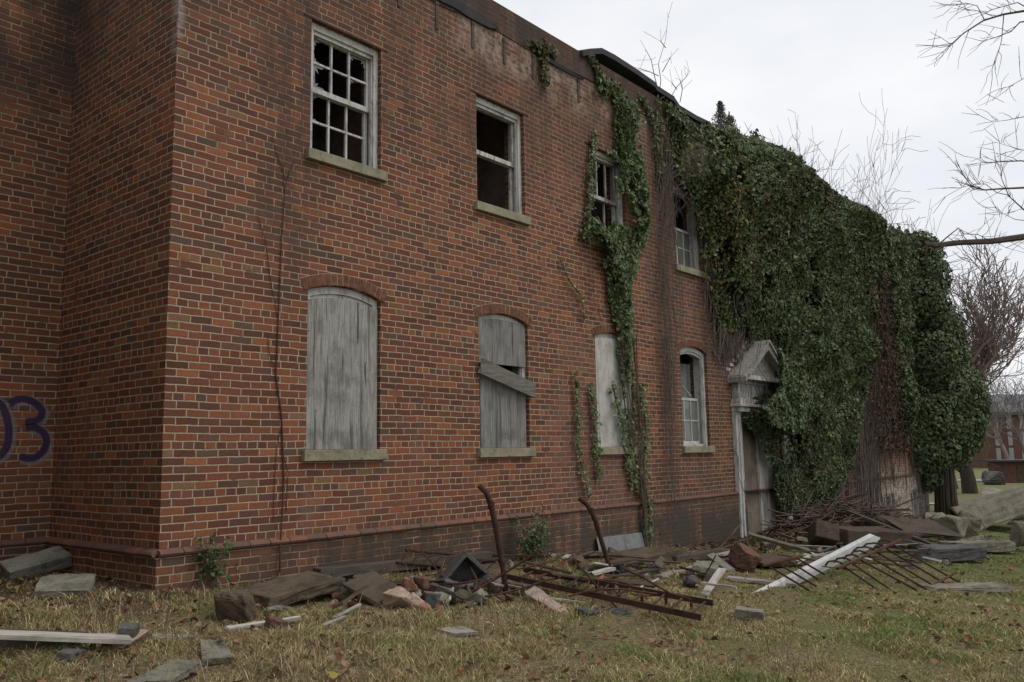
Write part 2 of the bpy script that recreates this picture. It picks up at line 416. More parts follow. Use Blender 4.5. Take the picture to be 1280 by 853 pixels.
def fast_mesh(name, V, loops, counts, col, mat, origin=(0, 0, 0)):
    me = bpy.data.meshes.new(name); V = np.asarray(V, np.float32)-np.asarray(origin, np.float32)
    me.vertices.add(len(V)); me.vertices.foreach_set('co', V.ravel())
    me.loops.add(len(loops)); me.loops.foreach_set('vertex_index', np.asarray(loops, np.int32))
    starts = np.concatenate([[0], np.cumsum(counts)[:-1]]).astype(np.int32)
    me.polygons.add(len(counts)); me.polygons.foreach_set('loop_start', starts)
    try: me.polygons.foreach_set('loop_total', np.asarray(counts, np.int32))
    except Exception: pass
    me.update(calc_edges=True)
    if col is not None:
        a = me.color_attributes.new('Col', 'FLOAT_COLOR', 'POINT'); a.data.foreach_set('color', np.asarray(col, np.float32).ravel())
    me.materials.append(mat); return me

# ------------------------------------------------------------------ sky and sun
w = bpy.data.worlds.new('World'); scene.world = w; w.use_nodes = True; nt = w.node_tree; nt.nodes.clear()
wo = nt.nodes.new('ShaderNodeOutputWorld'); bg = nt.nodes.new('ShaderNodeBackground'); sky = nt.nodes.new('ShaderNodeTexSky')
sky.sky_type = 'NISHITA'; sky.sun_disc = False
SUN_EL, SUN_AZ = math.radians(55), math.radians(150)       # azimuth measured clockwise from +Y
sky.sun_elevation = SUN_EL; sky.sun_rotation = SUN_AZ; sky.dust_density = 3.0; sky.ozone_density = 1.0
hs = nt.nodes.new('ShaderNodeHueSaturation'); hs.inputs['Saturation'].default_value = .22; nt.links.new(sky.outputs[0], hs.inputs['Color'])
tc = nt.nodes.new('ShaderNodeTexCoord'); mp = nt.nodes.new('ShaderNodeMapping'); mp.inputs[3].default_value = (1.2, 1.2, 3.0)
nt.links.new(tc.outputs['Generated'], mp.inputs[0])
nz = nt.nodes.new('ShaderNodeTexNoise'); nz.inputs['Scale'].default_value = 2.2; nz.inputs['Detail'].default_value = 5; nz.inputs['Roughness'].default_value = .55
nt.links.new(mp.outputs[0], nz.inputs['Vector'])
cr = nt.nodes.new('ShaderNodeValToRGB'); cr.color_ramp.elements[0].position = .3; cr.color_ramp.elements[0].color = (7.0, 7.35, 8.0, 1)
cr.color_ramp.elements[1].position = .68; cr.color_ramp.elements[1].color = (8.9, 8.95, 9.1, 1); nt.links.new(nz.outputs[0], cr.inputs[0])
mx = nt.nodes.new('ShaderNodeMix'); mx.data_type = 'RGBA'; mx.inputs[0].default_value = .92
nt.links.new(hs.outputs[0], mx.inputs[6]); nt.links.new(cr.outputs[0], mx.inputs[7]); nt.links.new(mx.outputs[2], bg.inputs[0])
bg.inputs[1].default_value = .1; nt.links.new(bg.outputs[0], wo.inputs[0])
sl = bpy.data.lights.new('sun', 'SUN'); sl.energy = 1.15; sl.angle = math.radians(30); sl.color = (1, .97, .92)
so = bpy.data.objects.new('sun', sl); COL.objects.link(so); so.location = (-10, -20, 30)
sd = Vector((math.sin(SUN_AZ)*math.cos(SUN_EL), math.cos(SUN_AZ)*math.cos(SUN_EL), math.sin(SUN_EL)))
so.rotation_euler = (-sd).to_track_quat('-Z', 'Y').to_euler()
scene.view_settings.view_transform = 'Standard'; scene.view_settings.look = 'None'; scene.view_settings.gamma = 1.0
scene.view_settings.exposure = 0.2; scene.view_settings.use_curve_mapping = False
scene.cycles.max_bounces = 6; scene.cycles.transparent_max_bounces = 8

# ------------------------------------------------------------------ ground
xs = np.concatenate([np.linspace(-260, -9, 14)[:-1], np.arange(-9, 28, .16), np.linspace(28, 70, 30), np.linspace(75, 700, 20)])
ys = np.concatenate([np.linspace(-260, -9, 14)[:-1], np.arange(-9, 2.6, .16), np.linspace(2.8, 40, 20), np.linspace(45, 700, 20)])
XX, YY = np.meshgrid(xs, ys)
near = np.clip((30-np.abs(XX-8))/10, 0, 1)
ZZ = gz(XX, YY) + near*((fbm(XX*1.1, YY*1.1, 3)-.5)*.06 + (vnoise(XX*4, YY*4, 9)-.5)*.025)
def gzn(X, Y):
    return gz(X, Y) + (fbm(np.asarray(X)*1.1, np.asarray(Y)*1.1, 3)-.5)*.06
V = np.stack([XX, YY, ZZ], -1).reshape(-1, 3); nx_, ny_ = len(xs), len(ys)
ii = (np.arange(ny_-1)[:, None]*nx_+np.arange(nx_-1)).ravel()
Fq = np.stack([ii, ii+1, ii+nx_+1, ii+nx_], -1)
me = fast_mesh('ground', V, Fq.ravel(), [4]*len(Fq), None, MT['ground']); me.polygons.foreach_set('use_smooth', [True]*len(Fq))
go = bpy.data.objects.new('ground', me); COL.objects.link(go); go['kind'] = 'structure'

def path_strip(name, pts, wdt, lift):
    mb = MB(); n = len(pts); vs = []
    for i, (x, y) in enumerate(pts):
        d = np.array(pts[min(i+1, n-1)])-np.array(pts[max(i-1, 0)]); d = d/np.linalg.norm(d); q = np.array([-d[1], d[0]])*wdt/2
        for sgn in (-1, 0, 1):
            a = np.array([x, y])+q*sgn; vs.append((a[0], a[1], float(gz(a[0], a[1]))+lift))
    mb.add(vs, [f for i in range(n-1) for f in ((3*i, 3*i+1, 3*i+4, 3*i+3), (3*i+1, 3*i+2, 3*i+5, 3*i+4))])
    o = solo(name, mb, MT['path'], None, None, kind='structure', origin=(0, 0, 0)); return o
path_strip('path', [(31.5+.15*k, -60+k*3.0) for k in range(0, 34)], 1.6, .035)
path_strip('road', [(74+.1*k, -60+k*4.0) for k in range(0, 40)], 4.0, .05)

# ------------------------------------------------------------------ building
B = thing('brick_building', 'derelict two storey red brick building with boarded windows and ivy climbing its far half', 'building', (0, 0, 0))
X1 = 22.4; ZT = 6.83; ZB = -2.2; TH = .34
BAYS = [1.895, 4.365, 6.80, 9.21, 11.65, 14.1, 16.55, 19.0, 21.3]
HW = .465
UP_Z = (4.08, 5.47); LO_Z = (1.105, 2.665); RISE = .085
open_up = [(b-HW, b+HW, *UP_Z, 0.0) for b in BAYS]
open_lo = [(b-HW, b+HW, *LO_Z, RISE) for b in BAYS if abs(b-11.65) > .1]
DOOR = (10.86, 12.42, -1.2, 1.72)
openings = open_up+open_lo+[(*DOOR, 0.0)]
BASE_W = [(18.45, 19.35, -.85, -.12), (20.75, 21.65, -.95, -.12)]
def wall_holes(mb, x0, x1, z0, z1, ops, yf, th, inner=True):
    xsb = sorted({x0, x1, *[o[0] for o in ops], *[o[1] for o in ops]}); zs = {z0, z1}
    for o in ops:
        zs |= {o[2], o[3]}
        if o[4]: zs.add(o[3]+o[4])
    zsb = sorted(z for z in zs if z0 <= z <= z1)
    for y, flip in ((yf, False), (yf+th, True)):
        if flip and not inner: continue
        for a, b in zip(xsb, xsb[1:]):
            for c, d in zip(zsb, zsb[1:]):
                cx_, cz_ = (a+b)/2, (c+d)/2; hole = False; arch = None
                for o in ops:
                    if o[0] < cx_ < o[1]:
                        if o[2] < cz_ < o[3]: hole = True
                        elif o[4] and o[3] < cz_ < o[3]+o[4]: arch = o
                if hole: continue
                if arch is None:
                    q = [(a, y, c), (b, y, c), (b, y, d), (a, y, d)]
                    mb.add(q if not flip else q[::-1], [(0, 1, 2, 3)]); continue
                N = 12
                for k in range(N):
                    xa, xb = a+(b-a)*k/N, a+(b-a)*(k+1)/N
                    f = lambda xx: arch[3]+arch[4]*(1-((xx-(arch[0]+arch[1])/2)/((arch[1]-arch[0])/2))**2)
                    za, zb = min(f(xa), d-.0005), min(f(xb), d-.0005)
                    q = [(xa, y, za), (xb, y, zb), (xb, y, d), (xa, y, d)]
                    mb.add(q if not flip else q[::-1], [(0, 1, 2, 3)])
    y0, y1 = yf, yf+th
    for o in ops:
        a, b, c, d, r = o; c = max(c, z0)
        mb.add([(a, y0, c), (a, y1, c), (a, y1, d), (a, y0, d)], [(0, 1, 2, 3)])
        mb.add([(b, y0, c), (b, y0, d), (b, y1, d), (b, y1, c)], [(0, 1, 2, 3)])
        mb.add([(a, y0, c), (b, y0, c), (b, y1, c), (a, y1, c)], [(0, 1, 2, 3)])
        N = 12 if r else 1
        for k in range(N):
            xa, xb = a+(b-a)*k/N, a+(b-a)*(k+1)/N
            f = lambda xx: d+r*(1-((xx-(a+b)/2)/((b-a)/2))**2)
            mb.add([(xa, y0, f(xa)), (xa, y1, f(xa)), (xb, y1, f(xb)), (xb, y0, f(xb))], [(0, 1, 2, 3)])
mb = MB(); wall_holes(mb, 0, X1, .252, ZT-.38, openings[:-1]+[(DOOR[0], DOOR[1], .1, DOOR[3], 0.0)], 0, TH)
part('front_wall', mb, MT['brick'], B)
# plinth (stands 45 mm proud), with the door and cellar openings cut in
def plinth_z(): return ZB
mb = MB(); wall_holes(mb, -.045, X1+.045, ZB, .250, [(DOOR[0], DOOR[1], -1.0, .3, 0.0)]+[(*q, 0.0) for q in BASE_W], -.045, .4)
mb.add([(-.045, -.045, ZB), (-.045, 2.13, ZB), (-.045, 2.13, .25), (-.045, -.045, .25)], [(3, 2, 1, 0)])
mb.add([(-.045, 2.085, ZB), (-9, 2.085, ZB), (-9, 2.085, .25), (-.045, 2.085, .25)], [(0, 1, 2, 3)])
mb.add([(X1+.045, -.045, ZB), (X1+.045, 9, ZB), (X1+.045, 9, .25), (X1+.045, -.045, .25)], [(0, 1, 2, 3)])
part('plinth', mb, MT['plinth'], B)
# water table: bullnosed roll, one brick long pieces
def roll_profile(): return [(-.045, .0), (-.068, .012), (-.078, .030), (-.068, .048), (-.040, .062), (0.0, .068)]
mb = MB()
def roll_run(p0, p1, out):
    p0 = Vector(p0); p1 = Vector(p1); L = (p1-p0).length; n = max(1, int(L/.205)); d = (p1-p0)/n
    o = Vector(out)
    for k in range(n):
        a = p0+d*k+d.normalized()*.004; b = p0+d*(k+1)-d.normalized()*.004
        j = random.uniform(-.004, .004); pr = roll_profile(); vs = []
        for q in (a, b):
            for (e, zz) in pr: vs.append(q + o*(-(e+j)) + Vector((0, 0, .248+zz)))
        m_ = len(pr); fs = [(i, i+1, m_+i+1, m_+i) for i in range(m_-1)]
        mb.add(vs, fs+[tuple(range(m_)), tuple(range(2*m_-1, m_-1, -1))])
mr = Mat('roll_brick'); c = mr.coord(); xx_, yy_, zz_ = mr.xyz(c)
rb = mr.white(mr.vec((xx_/.205).floor(), (yy_/.205).floor(), 1.0)); nn = mr.noise(c, 9, 6, .7)
cc = mr.ramp(rb, [(0, (.135, .066, .046)), (.3, (.185, .074, .044)), (.42, (.115, .064, .046)), (.6, (.150, .075, .052)), (.8, (.215, .084, .045)), (.88, (.13, .07, .05))], 'CONSTANT')
cc = mr.mix(nn.step(.45, .68)*.6, cc, (.065, .052, .042)); mr.set('Base Color', cc); mr.set('Roughness', .9); mr.bump(nn, .5, .006)
for a_, b_, o_ in (((-.03, 0, 0), (DOOR[0]-.3, 0, 0), (0, -1, 0)), ((DOOR[1]+.3, 0, 0), (X1, 0, 0), (0, -1, 0)), ((0, 2.1, 0), (0, -.03, 0), (-1, 0, 0)), ((-6, 2.13, 0), (-.03, 2.13, 0), (0, -1, 0))):
    mb = MB(); roll_run(a_, b_, o_); part('water_table', mb, mr.m, B)
# return wall, recessed wing, end and rear walls
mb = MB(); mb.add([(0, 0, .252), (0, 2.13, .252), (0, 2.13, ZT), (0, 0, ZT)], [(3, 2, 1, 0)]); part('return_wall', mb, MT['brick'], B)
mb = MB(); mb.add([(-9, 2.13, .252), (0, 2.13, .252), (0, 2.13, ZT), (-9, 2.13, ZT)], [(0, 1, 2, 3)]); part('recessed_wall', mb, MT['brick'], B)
mb = MB(); mb.add([(X1, 0, .25), (X1, 9, .25), (X1, 9, ZT), (X1, 0, ZT)], [(0, 1, 2, 3)])
mb.add([(X1, 9, ZB), (-9, 9, ZB), (-9, 9, ZT), (X1, 9, ZT)], [(0, 1, 2, 3)]); mb.add([(-9, 9, ZB), (-9, 2.13, ZB), (-9, 2.13, ZT), (-9, 9, ZT)], [(0, 1, 2, 3)])
part('rear_wall', mb, MT['brick'], B)
mb = MB(); mb.add([(-9.4, -2.6, ZB), (-4.7, -2.6, ZB), (-4.7, 2.12, ZB), (-9.4, 2.12, ZB), (-9.4, -2.6, ZT), (-4.7, -2.6, ZT), (-4.7, 2.12, ZT), (-9.4, 2.12, ZT)], [(0, 1, 5, 4), (1, 2, 6, 5), (3, 0, 4, 7), (4, 5, 6, 7)])
part('added_shade_wing', mb, MT['brick'], B)  # made-up block out of view, added to keep sky light off the recess
# tarred parapet with a ragged lower edge
mb = MB(); N = 150
def low_edge(x): return 6.45 + .05*(fbm(x*1.3, 1.0, 5)-.5)*2 - .10*max(0, 1-abs(x-3.2)/1.2)*1.0 + .03*math.sin(x*2.1)
for k in range(N):
    a, b = X1*k/N, X1*(k+1)/N; la, lb = float(low_edge(a)), float(low_edge(b))
    mb.add([(a, -.012, la), (b, -.012, lb), (b, -.012, ZT), (a, -.012, ZT)], [(0, 1, 2, 3)])
    mb.add([(a, .0, la), (b, .0, lb), (b, -.012, lb), (a, -.012, la)], [(0, 1, 2, 3)])
mb.add([(0, 0, ZT-.382), (X1, 0, ZT-.382), (X1, 0, ZT), (0, 0, ZT)], [(0, 1, 2, 3)])
mb.add([(0, -.012, ZT), (X1, -.012, ZT), (X1, .30, ZT), (0, .30, ZT)], [(0, 1, 2, 3)])
mb.add([(0, .30, ZT), (X1, .30, ZT), (X1, .30, 6.2), (0, .30, 6.2)], [(0, 1, 2, 3)])
part('parapet', mb, MT['tarbrick'], B)
mb = MB(); mb.box((0.002, .302, 6.2), (X1-.002, 8.9, 6.3)); mb.box((-8.9, 2.2, 6.2), (0, 8.9, 6.3)); part('roof', mb, MT['tar'], B)
# torn tar sheet hanging under the parapet and the lifted roofing further on
mb = MB()
def sheet(pts_lo, pts_hi, y):
    n = len(pts_lo); vs = [(x, y, z) for x, z in pts_lo]+[(x, y-.01, z) for x, z in pts_hi]
    mb.add(vs+[(v[0], v[1]-.02, v[2]) for v in vs], [(i, i+1, n+i+1, n+i) for i in range(n-1)]+[(2*n+n+i, 3*n+i+1, 2*n+i+1, 2*n+i) for i in range(n-1)]+[(2*n+i, 2*n+i+1, i+1, i) for i in range(n-1)])
sheet([(3.1, 6.40), (3.5, 6.42), (3.75, 6.40), (3.95, 6.40), (4.15, 6.41), (4.3, 6.45)], [(3.1, 6.52), (3.5, 6.53), (3.75, 6.52), (3.95, 6.50), (4.15, 6.49), (4.3, 6.48)], -.015)
part('torn_flashing', mb, MT['tar'], B); mb = MB()
sheet([(5.0, 6.42), (5.4, 6.39), (5.8, 6.38), (6.2, 6.40)], [(5.0, 6.44), (5.4, 6.44), (5.8, 6.43), (6.2, 6.42)], -.015)
part('torn_flashing', mb, MT['tar'], B)
mb = MB(); prof = [(6.15, .0), (6.35, .10), (6.65, .22), (7.0, .24), (7.6, .23), (8.2, .20), (8.25, .16), (8.8, .15), (9.0, .05), (9.6, .05), (10.1, .08), (10.3, .02)]
n = len(prof); vs = []
for x, h in prof: vs += [(x, -.07, ZT+h-.09), (x, -.07, ZT+h), (x, .5, ZT+h+.12), (x, .5, ZT+.002)]
mb.add(vs, [(4*i+j, 4*i+(j+1) % 4, 4*i+4+(j+1) % 4, 4*i+4+j) for i in range(n-1) for j in range(4)]+[(3, 2, 1, 0), tuple(4*(n-1)+j for j in range(4))])
part('lifted_roofing', mb, MT['tar'], B)
mb = MB(); mb.tube([(9.15, .18, ZT), (9.15, .18, ZT+.30)], .05, 10); mb.tube([(9.15, .18, ZT+.24), (9.15, .18, ZT+.32)], .065, 10); part('vent_pipe', mb, MT['dark_stone'], B)
# dark strips painting the shade of open slots left by the lost cornice
for k, xx in enumerate([2.62, 3.22, 3.85, 4.45, 5.05, 6.1, 7.35]):
    mb = MB(); zt = 6.36 if k else 6.4; mb.box((xx-.022, -.014, zt-.32), (xx+.022, .02, zt)); mb.box((xx-.03, -.02, zt-.012), (xx+.03, .02, zt+.03)); part('slot_shade_strip', mb, MT['dark_plank'], B)
# floors and inside
mb = MB(); mb.box((.02, TH+.002, .55), (X1-.02, 8.9, .65)); mb.box((.02, TH+.002, 3.45), (X1-.02, 8.9, 3.6)); part('floor_slab', mb, MT['dark'], B)
mb = MB()
for xx in (3.05, 5.6, 8.0, 10.4, 13, 18): mb.box((xx-.06, TH+.004, .66), (xx+.06, 5.2, 3.44)); mb.box((xx-.06, TH+.004, 3.61), (xx+.06, 5.2, 6.19))
mb.box((.02, 5.2, .66), (X1-.02, 5.32, 3.44)); mb.box((.02, 5.2, 3.61), (X1-.02, 5.32, 6.19)); part('inner_wall', mb, MT['inwall'], B)

# ---- windows
def arc(x, c, hw, z, r): return z + r*(1-((x-c)/hw)**2)
def window_frame(c, z0, z1, rise, yf=.055):
    mb = MB(); a, b = c-HW, c+HW; ws = .062
    mb.box((a+.002, yf, z0+.002), (a+ws, yf+.045, z1)); mb.box((b-ws, yf, z0+.002), (b-.002, yf+.045, z1))
    mb.box((a+.002, yf+.045, z0+.002), (a+.035, yf+.19, z1)); mb.box((b-.035, yf+.045, z0+.002), (b-.002, yf+.19, z1))
    mb.box((b-ws-.018, yf+.020, z0+.004), (b-ws-.001, yf+.052, z1-.03)); mb.box((a+ws+.001, yf+.020, z0+.004), (a+ws+.018, yf+.052, z1-.03))
    N = 10
    def head(y0, y1, h0, h1, ins):
        for k in range(N):
            xa, xb = a+ins+(b-a-2*ins)*k/N, a+ins+(b-a-2*ins)*(k+1)/N
            f = lambda xx: (arc(xx, c, HW, z1, rise) if rise else z1)
            mb.prism([(xa, y0, f(xa)-h0), (xb, y0, f(xb)-h0), (xb, y0, f(xb)-h1), (xa, y0, f(xa)-h1)], (0, y1-y0, 0))
    head(yf-.001, yf+.045, .075, .003, .004); head(yf+.022, yf+.06, .115, .076, .064); head(yf+.046, yf+.19, .07, .004, .037)
    mb.box((a+.036, yf+.03, z0+.002), (b-.036, yf+.19, z0+.035))
    return mb
def sash(c, z0, z1, y, cols, rows, skip=(), rise=0.0, st=.045):
    mb = MB(); a, b = c-HW+.068, c+HW-.068; t = .034
    mb.box((a, y, z0), (a+st, y+t, z1)); mb.box((b-st, y, z0), (b, y+t, z1))
    mb.box((a+st, y+.001, z0), (b-st, y+t-.001, z0+.055)); mb.box((a+st, y+.001, z1-.045), (b-st, y+t-.001, z1))
    ia, ib, ja, jb = a+st, b-st, z0+.055, z1-.045
    for k in range(1, cols):
        if ('v', k) in skip: continue
        x = ia+(ib-ia)*k/cols; mb.box((x-.011, y+.003, ja), (x+.011, y+t-.003, jb))
    for k in range(1, rows):
        if ('h', k) in skip: continue
        z = ja+(jb-ja)*k/rows; mb.box((ia, y+.005, z-.011), (ib, y+t-.005, z+.011))
    return mb, (ia, ib, ja, jb, y+t/2)
def shard(mb, rect, corners, rnd):
    x0, x1, z0, z1, y = rect
    for cn in corners:
        cx_, sx = (x0, 1) if 'l' in cn else (x1, -1); cz_, sz = (z0, 1) if 'b' in cn else (z1, -1)
        w_, h_ = (x1-x0)*rnd.uniform(.25, .75), (z1-z0)*rnd.uniform(.3, .75)
        pts = [(cx_, cz_), (cx_+sx*w_, cz_)]
        for k in range(1, 6):
            q = k/6; f = (1.05 if k % 2 else .55)*rnd.uniform(.75, 1.0); pts.append((cx_+sx*w_*(1-q)*f, cz_+sz*h_*q*f))
        pts.append((cx_, cz_+sz*h_))
        mb.prism([(p, y, q) for p, q in pts], (0, .003, 0))
def pane_rect(R, cols, rows, i, j):
    ia, ib, ja, jb, y = R; w_, h_ = (ib-ia)/cols, (jb-ja)/rows
    return (ia+w_*i+.010, ia+w_*(i+1)-.010, ja+h_*j+.010, ja+h_*(j+1)-.010, y)
def make_window(c, z, rise, up=None, lo=None, label=None):
    z0, z1 = z
    wd = part('window', window_frame(c, z0, z1, rise), MT['white'], B, label)
    mb = MB(); mb.box((c-HW-.052, -.055, z0-.108), (c+HW+.052, .25, z0-.001)); s_ = part('sill', mb, MT['sill'], wd, bevel=.006)
    if not rise:
        mb = MB(); mb.box((c-HW-.10, -.006, z1+.001), (c+HW+.10, TH, z1+.018)); part('lintel', mb, MT['vine_red'], wd)
    else:
        mb = MB(); n = 15; r0, r1 = 0.004, .118
        cz_ = z1+rise-(HW*HW+rise*rise)/(2*rise); R0 = (HW*HW+rise*rise)/(2*rise); th = math.asin((HW+.05)/R0)
        for k in range(n):
            t0 = -th+2*th*(k+.07)/n; t1 = -th+2*th*(k+.93)/n; j = random.uniform(-.003, .003)
            q = [(c+(R0+r)*math.sin(t), -.006+j, cz_+(R0+r)*math.cos(t)) for r, t in ((r0, t0), (r0, t1), (r1, t1), (r1, t0))]
            mb.prism(q, (0, .06, 0))
        part('brick_arch', mb, MT['archb'], wd); mb = MB()
        for k in range(n):
            t0 = -th+2*th*k/n; t1 = -th+2*th*(k+1)/n
            mb.prism([(c+(R0+r_)*math.sin(t), -.002, cz_+(R0+r_)*math.cos(t)) for r_, t in ((r0+.002, t0), (r0+.002, t1), (r1+.006, t1), (r1+.006, t0))], (0, .05, 0))
        part('arch_mortar', mb, MT['mortar'], wd)
    zm = (z0+z1)/2
    for nm, spec, za, zb, y in (('upper_sash', up, zm-.02, z1-.078+(rise*.5 if rise else 0), .115), ('lower_sash', lo, z0+.036, zm+.022, .152)):
        if not spec: continue
        cols, rows, skip, glass, gm = spec
        mb, R = sash(c, za, zb, y, cols, rows, skip); part(nm, mb, MT['trim'] if 'g' in gm else MT['white'], wd)
        if glass:
            rnd = random.Random(int(c*100)+len(nm))
            for (i, j, cor) in glass:
                mg = MB(); r = pane_rect(R, cols, rows, i, j)
                if cor == 'full': mg.box((r[0], r[4]-.002, r[2]), (r[1], r[4]+.002, r[3]))
                else: shard(mg, r, cor, rnd)
                part('glass', mg, MT['glassg'] if 'd' in gm else MT['glass'], wd)
    return wd
# upper storey
make_window(BAYS[0], UP_Z, 0, (3, 2, (), [(0, 1, ['lb', 'lt']), (2, 1, ['rt', 'lt']), (0, 0, ['lt', 'lb']), (2, 0, ['lt'])], ''), (3, 2, (), [(0, 1, ['lt', 'lb'])], ''), 'six over six sash window with jagged glass left in its white muntins')
make_window(BAYS[1], UP_Z, 0, (1, 1, (), [], 'g'), (1, 1, (), [], 'g'), 'open sash window with all glass and muntins gone')
make_window(BAYS[2], UP_Z, 0, (3, 1, (), [], 'g'), (3, 1, (('v', 1),), [], 'g'), 'sash window half covered by ivy')
make_window(BAYS[3], UP_Z, 0, None, (3, 2, (), [(i, j, 'full') for i in range(3) for j in range(2)], 'd'), 'sash window behind hanging bare vines')
for b in BAYS[4:]: make_window(b, UP_Z, 0, (3, 2, (), [], 'g'), (3, 2, (), [(0, 0, 'full'), (1, 1, 'full')], 'gd'))
# lower storey
def board(c, z0, z1, rise, y, mat, inset=.03, name='board', wd=None, lab=None):
    mb = MB(); a, b = c-HW+inset, c+HW-inset; N = 10 if rise else 1
    top = [(a+(b-a)*k/N, (arc(a+(b-a)*k/N, c, HW, z1, rise))-.0 if rise else z1) for k in range(N+1)]
    poly = [(a, y, z0), (b, y, z0)]+[(x, y, z) for x, z in top[::-1]]
    mb.prism(poly, (0, .018, 0)); return part(name, mb, mat, wd, lab)
wd = make_window(BAYS[0], LO_Z, RISE, label='arched window closed by one tall grey board'); board(BAYS[0], LO_Z[0]+.003, LO_Z[1]-.10, .06, .03, MT['board'], .018, wd=wd)
wd = make_window(BAYS[1], LO_Z, RISE, label='arched window with a split grey board and a slipped plank')
board(BAYS[1], 2.12, LO_Z[1]-.04, .06, .030, MT['board2'], .02, wd=wd); board(BAYS[1], LO_Z[0]+.003, 1.98, 0, .028, MT['board2'], .045, wd=wd)
pa, pb = W(599, 457, -.03), W(670, 489, -.07)
mb = MB(); d = Vector(pb)-Vector(pa); ang = math.atan2(d.z, d.x); mm = Matrix.Translation((Vector(pa)+Vector(pb))/2) @ Matrix.Rotation(-ang, 4, 'Y')
mb.obox(mm, (d.length, .022, .185), .03); part('slipped_plank', mb, wood_material('slipped_plank', (.19, .178, .15), (.095, .088, .074), (.045, .041, .036), 0, .7), wd)
wd = make_window(BAYS[2], LO_Z, RISE, label='arched window closed by a pale board with ivy across it'); board(BAYS[2], LO_Z[0]+.003, LO_Z[1]-.03, .03, .012, MT['board3'], .008, wd=wd)
wd = make_window(BAYS[3], LO_Z, RISE, None, (3, 2, (), [(i, j, 'full') for i in range(3) for j in range(2)], 'd'), 'arched window with only its lower sash left')
mb = MB(); mb.tube([(9.0, .11, 2.10), (9.25, .10, 1.93)], .012, 5); part('broken_muntin', mb, MT['white'], wd)
mb = MB(); xs_ = np.linspace(8.8, 9.62, 24); vs = []
for x in xs_: vs += [(x, .30+.02*math.sin(x*60), 1.15), (x, .30+.03*math.sin(x*47+1), 2.5)]
mb.add(vs, [(2*i, 2*i+2, 2*i+3, 2*i+1) for i in range(len(xs_)-1)]); part('curtain', mb, MT['curtain'], wd)
for b in BAYS[5:]:
    wd = make_window(b, LO_Z, RISE); board(b, LO_Z[0]+.003, LO_Z[1]-.05, .06, .03, MT['board2'], .02, wd=wd)
# cellar windows at the far end
for a, b, z0, z1 in BASE_W:
    mb = MB(); mb.box((a+.003, .03, z0), (a+.06, .12, z1-.003)); mb.box((b-.06, .03, z0), (b-.003, .12, z1-.003)); mb.box(((a+b)/2-.03, .03, z0), ((a+b)/2+.03, .12, z1-.003)); mb.box((a+.061, .03, z1-.07), (b-.061, .12, z1-.004))
    wd = part('cellar_window', mb, MT['trim'], B); mb = MB(); mb.box((a+.004, .125, z0), (b-.004, .15, z1-.004)); part('board', mb, MT['dark_plank'], wd)

# ---- doorway
D = part('door_surround', MB().box((10.52, -.075, -1.0), (10.60, -.002, 1.70)).box((10.60, -.10, -1.0), (10.655, -.055, 1.70)), MT['white'], B, 'white timber door surround with a broken pediment')
part('pilaster', MB().box((12.52, -.10, -1.0), (12.72, -.047, 1.70)), MT['white'], D); part('hanging_trim', MB().box((10.80, -.035, .35), (10.835, -.001, 1.70)), MT['white'], D)
mb = MB(); mb.box((10.50, -.16, 1.70), (12.78, -.002, 1.79)); mb.box((10.46, -.20, 1.79), (12.82, -.002, 1.84)); mb.box((10.50, -.17, 1.84), (12.78, -.002, 1.93)); mb.box((10.56, -.13, 1.93), (12.72, -.002, 2.20))
mb.box((10.50, -.17, 2.20), (12.78, -.002, 2.26)); mb.box((10.42, -.34, 2.26), (12.44, -.002, 2.34)); part('entablature', mb, MT['trim'], D, bevel=.006)
mb = MB(); ax = 11.42; az = 2.98; hw_ = 1.02
for sgn in (-1, 1):
    e = Vector((ax+sgn*hw_, 0, 2.30)); t = Vector((ax, 0, az)); dn = Vector((0, 0, -.12)); yb = -.002; yf = -.36
    q = [Vector((e.x, yf, e.z)), Vector((t.x, yf, t.z)), Vector((t.x, yf, t.z-.13)), Vector((e.x, yf, e.z-.09))]
    if sgn > 0: q = q[::-1]
    mb.prism(q, (0, yb-yf, 0))
    q = [Vector((e.x-sgn*.1, yf-.035, e.z+.045)), Vector((t.x, yf-.035, t.z+.05)), Vector((t.x, yf-.035, t.z+.003)), Vector((e.x-sgn*.1, yf-.035, e.z+.05-.048))]
    if sgn > 0: q = q[::-1]
    mb.prism(q, (0, yb-yf+.03, 0))
part('pediment', mb, MT['ped'], D)
mb = MB(); mb.prism([(ax-.86, -.22, 2.345), (ax+.86, -.22, 2.345), (ax, -.22, 2.84)], (0, .25, 0)); part('tympanum', mb, MT['ped'], D)
for k in range(7):
    f = (k+.6)/7.6; x = ax-hw_*(1-f)*1.0-.03; z = 2.30+(az-2.30)*f+.07
    mb = MB(); mb.box((x-.09, -.025, z), (x+.05, -.002, z+.055)); part('step_flashing', mb, MT['whitex'] if k % 1 == 0 else MT['tar'], D)
DR = part('door', MB().box((DOOR[0]+.004, .13, -1.15), (11.72, .15, DOOR[3]-.004)), MT['door'], B, 'brown plywood sheet closing the left half of the doorway')
part('door_panel', MB().box((11.725, .11, -1.15), (12.41, .135, DOOR[3]-.004)).box((11.74, .09, -1.15), (11.80, .11, 1.6)).box((12.1, .095, -1.15), (12.16, .11, 1.6)), MT['board3'], B, 'pale boarded right half of the doorway')
mb = MB(); mb.box((10.84, .05, -1.2), (12.44, .4, -1.16)); part('threshold', mb, MT['sill'], B)

